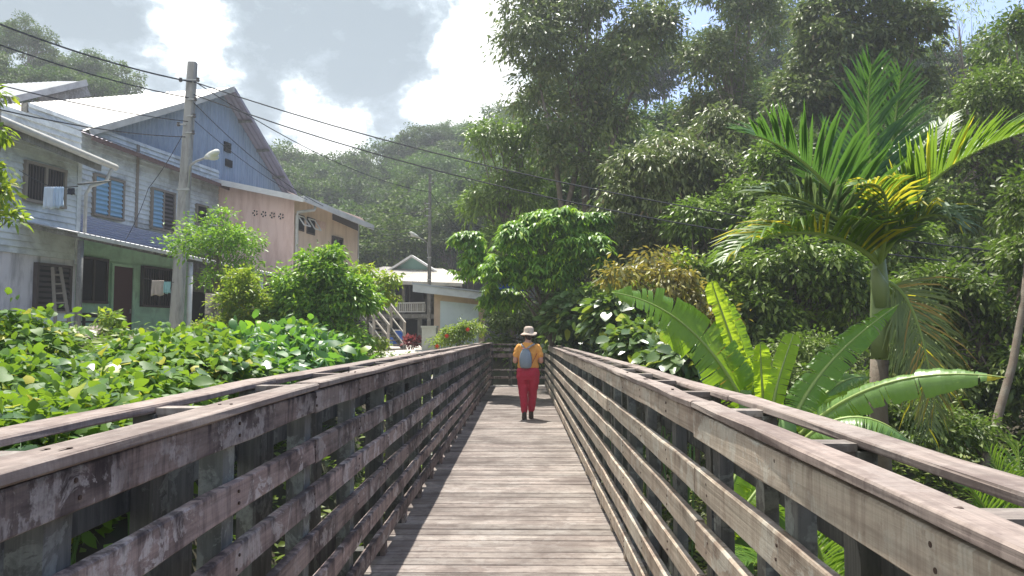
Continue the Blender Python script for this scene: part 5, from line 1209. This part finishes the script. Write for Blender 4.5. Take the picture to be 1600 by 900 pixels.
M['l_vine2'] = leafmat('leaf_dark_vine', (.030,.085,.028), (.085,.18,.05), (.30,.34,.03), .04, tamt=.28, trans=(.25,.5,.03), rough=.34, spec=.7)
LP = {'heart': leaf_proto('heart', M['l_vine']), 'broad': leaf_proto('broad', M['l_shrub']), 'cass': leaf_proto('cass', M['l_cass']), 'vbroad': leaf_proto('broad', M['l_vine']), 'dheart': leaf_proto('heart', M['l_vine2']), 'narrow': leaf_proto('broad', M['l_bright'])}
def leafy(name, label, cat, c, r, n, kinds, size, group=None, fill=0, up=.75, fillmat='l_vine', stems=10, camside=True, flat=.5):
    """a plant whose visible leaves are single objects on short stems"""
    base = G(c, -.05); t = thing(name, label, cat, base, group); r = Vector(r); c = Vector(c); f = MB()
    for k in range(n):
        for _ in range(20):
            d = Vector(rng.normal(size=3)); d.normalize()
            if d.z < -.45: d.z = -d.z
            if camside and d.dot((EYE-c).normalized()) < -.45: continue
            break
        q = random.uniform(.80,1.04)
        if k % 5 == 0: q *= .75
        if k % 7 == 0: q *= random.uniform(1.05, 1.35)
        p = c+Vector((d.x*r.x*q, d.y*r.y*q, d.z*r.z*q)); s = size*random.uniform(.45,1.2)
        yd = Vector((d.x+random.uniform(-.8,.8), d.y+random.uniform(-.8,.8)-.1, -.15+random.uniform(-.35,.3))).normalized()
        nz = (Vector((random.uniform(-.85,.85), random.uniform(-.85,.85), .8))+d*.45).normalized()
        xd = yd.cross(nz).normalized(); nz = xd.cross(yd)
        Mx = Matrix.Translation(p) @ Matrix((xd, yd, nz)).transposed().to_4x4() @ Matrix.Diagonal((s,s,s,1))
        o = bpy.data.objects.new('leaf', LP[random.choice(kinds)]); C.objects.link(o); o.parent = t
        o.matrix_parent_inverse = Matrix.Translation(-Vector(base)); o.matrix_basis = Mx
        if k % max(1, n//stems) == 0: f.tube([Vector(base)+Vector((random.uniform(-.2,.2),random.uniform(-.2,.2),0)), (Vector(base)+p)/2+Vector((random.uniform(-.15,.15),random.uniform(-.15,.15),.1)), p], [.014,.011,.005], 5)
    part('stems', f, M['stem'], t, True)['kind'] = 'stuff'
    if fill:
        (V, F), _ = foliage([(tuple(c), tuple(r*.80))], fill, 10, .22, size*.8, width=.6, down=.2, six=True); o = link('inner_leaves', fast_mesh('inner_leaves', V, F, M[fillmat]), t); o['kind'] = 'stuff'
    return t
# vines left of the near railing, ordered by where they stand
vine = [ # px, top py, Y, rx,ry,rz, n, what
 (20,488,7.4,.62,.8,.62,290,'tall vine clump at the left edge reaching up in front of the grey wall'),
 (-60,560,5.2,.9,.9,.6,150,'vine clump low at the left edge just outside the railing'),
 (75,605,4.6,.55,.8,.42,230,'vine clump with yellow leaves low behind the left railing near the camera'),
 (125,584,6.3,.55,.8,.38,240,'low vine clump with orange and yellow leaves beside the plank table'),
 (235,524,8.2,.50,.8,.52,280,'lush vine clump directly in front of the concrete pole foot'),
 (225,578,5.6,.48,.8,.34,200,'vine clump pressed against the left railing halfway to the pole'),
 (300,516,9.0,.62,.9,.50,270,'vine clump right of the concrete pole before the cassava'),
 (345,545,7.4,.45,.8,.36,200,'vine clump along the railing left of the cassava patch'),
 (60,556,8.4,.45,.7,.40,170,'sparse vine clump at the edge of the bare yard in front of the ladder'),
 (35,560,5.6,.6,.8,.50,240,'vine clump filling the corner between left edge and table'),
 (-20,640,3.6,.5,.7,.40,150,'vine clump nearest the camera beyond the left railing'),
 (130,622,3.9,.36,.7,.30,160,'vine clump just outside the left railing close to the camera'),
 (262,540,6.8,.40,.6,.36,200,'yellowish vine clump between the concrete pole and the railing'),
]
for i, (px, py, Y, rx, ry, rz, n, w) in enumerate(vine):
    c = at(px, py, Y)-Vector((0,0,rz*.95)); leafy('vine_plant', w, 'plant', tuple(c), (rx, ry, rz), min(298, int(n*1.25)), (['heart','heart','vbroad'], ['dheart','dheart','heart','vbroad'], ['heart','narrow','narrow','dheart'])[(0,1,0,2,0,1,0,1,2,1,0,1,0)[i]], .135 if Y > 5 else .115, 'vine clumps left of the bridge', fill=130, fillmat='l_vine')
cas = [(372,522,10.4,'first cassava clump from the left'),(412,512,12.0,'cassava clump with the darkest drooping leaves'),(440,532,9.6,'cassava clump leaning over the left railing'),(468,510,12.2,'cassava clump in the middle of the patch'),(500,532,11.0,'cassava clump beside the bushy tree'),(525,545,12.8,'last cassava clump before the pale path'),(400,560,8.4,'lowest cassava clump beside the railing top')]
for px, py, Y, w in cas:
    c = at(px, py, Y)-Vector((0,0,.38)); leafy('cassava_plant', w, 'plant', tuple(c), (.55,.75,.40), 95, ['cass'], .27, 'cassava plants left of the bridge', fill=50, fillmat='l_cass')
c = at(172,520,13); 
T('young_shrub', 'single upright lime green sapling before the maroon door', 12.5, [(170,500,12.5,12,10),(178,520,12.5,10,10)], 26, 14, .12, .13, 'l_lime', 175, .02, cat='shrub', nbr=10)
# glossy broad leaved shrub right of the walker
for px, py, Y, rx, ry, rz, n, w in ((905,495,17.5,.80,.9,.62,290,'broad leaved glossy shrub right of the walking person'),(890,535,20,.65,.8,.55,170,'part of the glossy shrub behind the right railing beside the person'),(965,500,14.5,.62,.8,.50,260,'glossy shrub with whitish shining leaves left of the great banana leaf'),(1010,545,12.5,.62,.7,.40,240,'low glossy shrub with yellow leaves under the great banana leaf'),(1060,575,10.5,.42,.6,.30,190,'lowest glossy shrub between the banana stem and the right railing')):
    leafy('glossy_shrub', w, 'shrub', tuple(at(px,py,Y)), (rx,ry,rz), n, ['broad'], .27, 'glossy shrubs right of the bridge', fill=110, fillmat='l_shrub')
# undergrowth that fills the banks
def cover(name, n, xr, yr, leaf, mat, zr=(.0,.6)):
    x = rng.uniform(*xr, n); y = rng.uniform(*yr, n); z = gh(x,y)+rng.uniform(*zr, n)
    D = rdir(n); D[:,2] = rng.uniform(-.3,.6,n); Nn = rng.normal(0,.4,(n,3)); Nn[:,2] += 1
    Ln = leaf*rng.uniform(.6,1.4,n); V, F = leaves(np.stack([x,y,z],-1), D, Nn, Ln, Ln*.5)
    o = link(name, fast_mesh(name, V, F, M[mat])); o['kind'] = 'stuff'; tag(o, {'a':'low leafy ground cover on the bank left of the bridge'}.get(mat, None)); return o
o = cover('ground_cover', 26000, (-9,-1.5), (1,22), .13, 'l_mid', (0,.45)); o['label'] = 'low leafy ground cover on the bank left of the bridge'
o = cover('undergrowth', 34000, (1.5,12), (2,20), .14, 'l_dark', (0,.7)); o['label'] = 'dark leafy undergrowth in the gully right of the bridge'
o = cover('slope_growth', 40000, (3,30), (24,50), .26, 'l_mid', (0,1.6)); o['label'] = 'tangled growth on the slope beyond the end of the bridge'
o = cover('gully_plants', 9000, (-1.6,1.6), (-1,22), .14, 'l_mid', (0,.6)); o['label'] = 'green weeds growing in the gully under the footbridge'

# ------------------------------------------------------------------ haze
HD = .0016
mh = bpy.data.materials.new('valley_haze'); mh.use_nodes = True; t = mh.node_tree; t.nodes.clear()
o = N(t, 'ShaderNodeOutputMaterial'); pv = N(t, 'ShaderNodeVolumePrincipled')
pv.inputs['Color'].default_value = (.86,.92,1,1); pv.inputs['Density'].default_value = HD; pv.inputs['Anisotropy'].default_value = .35
L(t, pv.outputs[0], o.inputs['Volume'])
mb = MB(); mb.box(-330, 330, -70, 410, -4.5, 75); hz = link('haze', mb.mesh('haze', mh)); hz['kind'] = 'stuff'
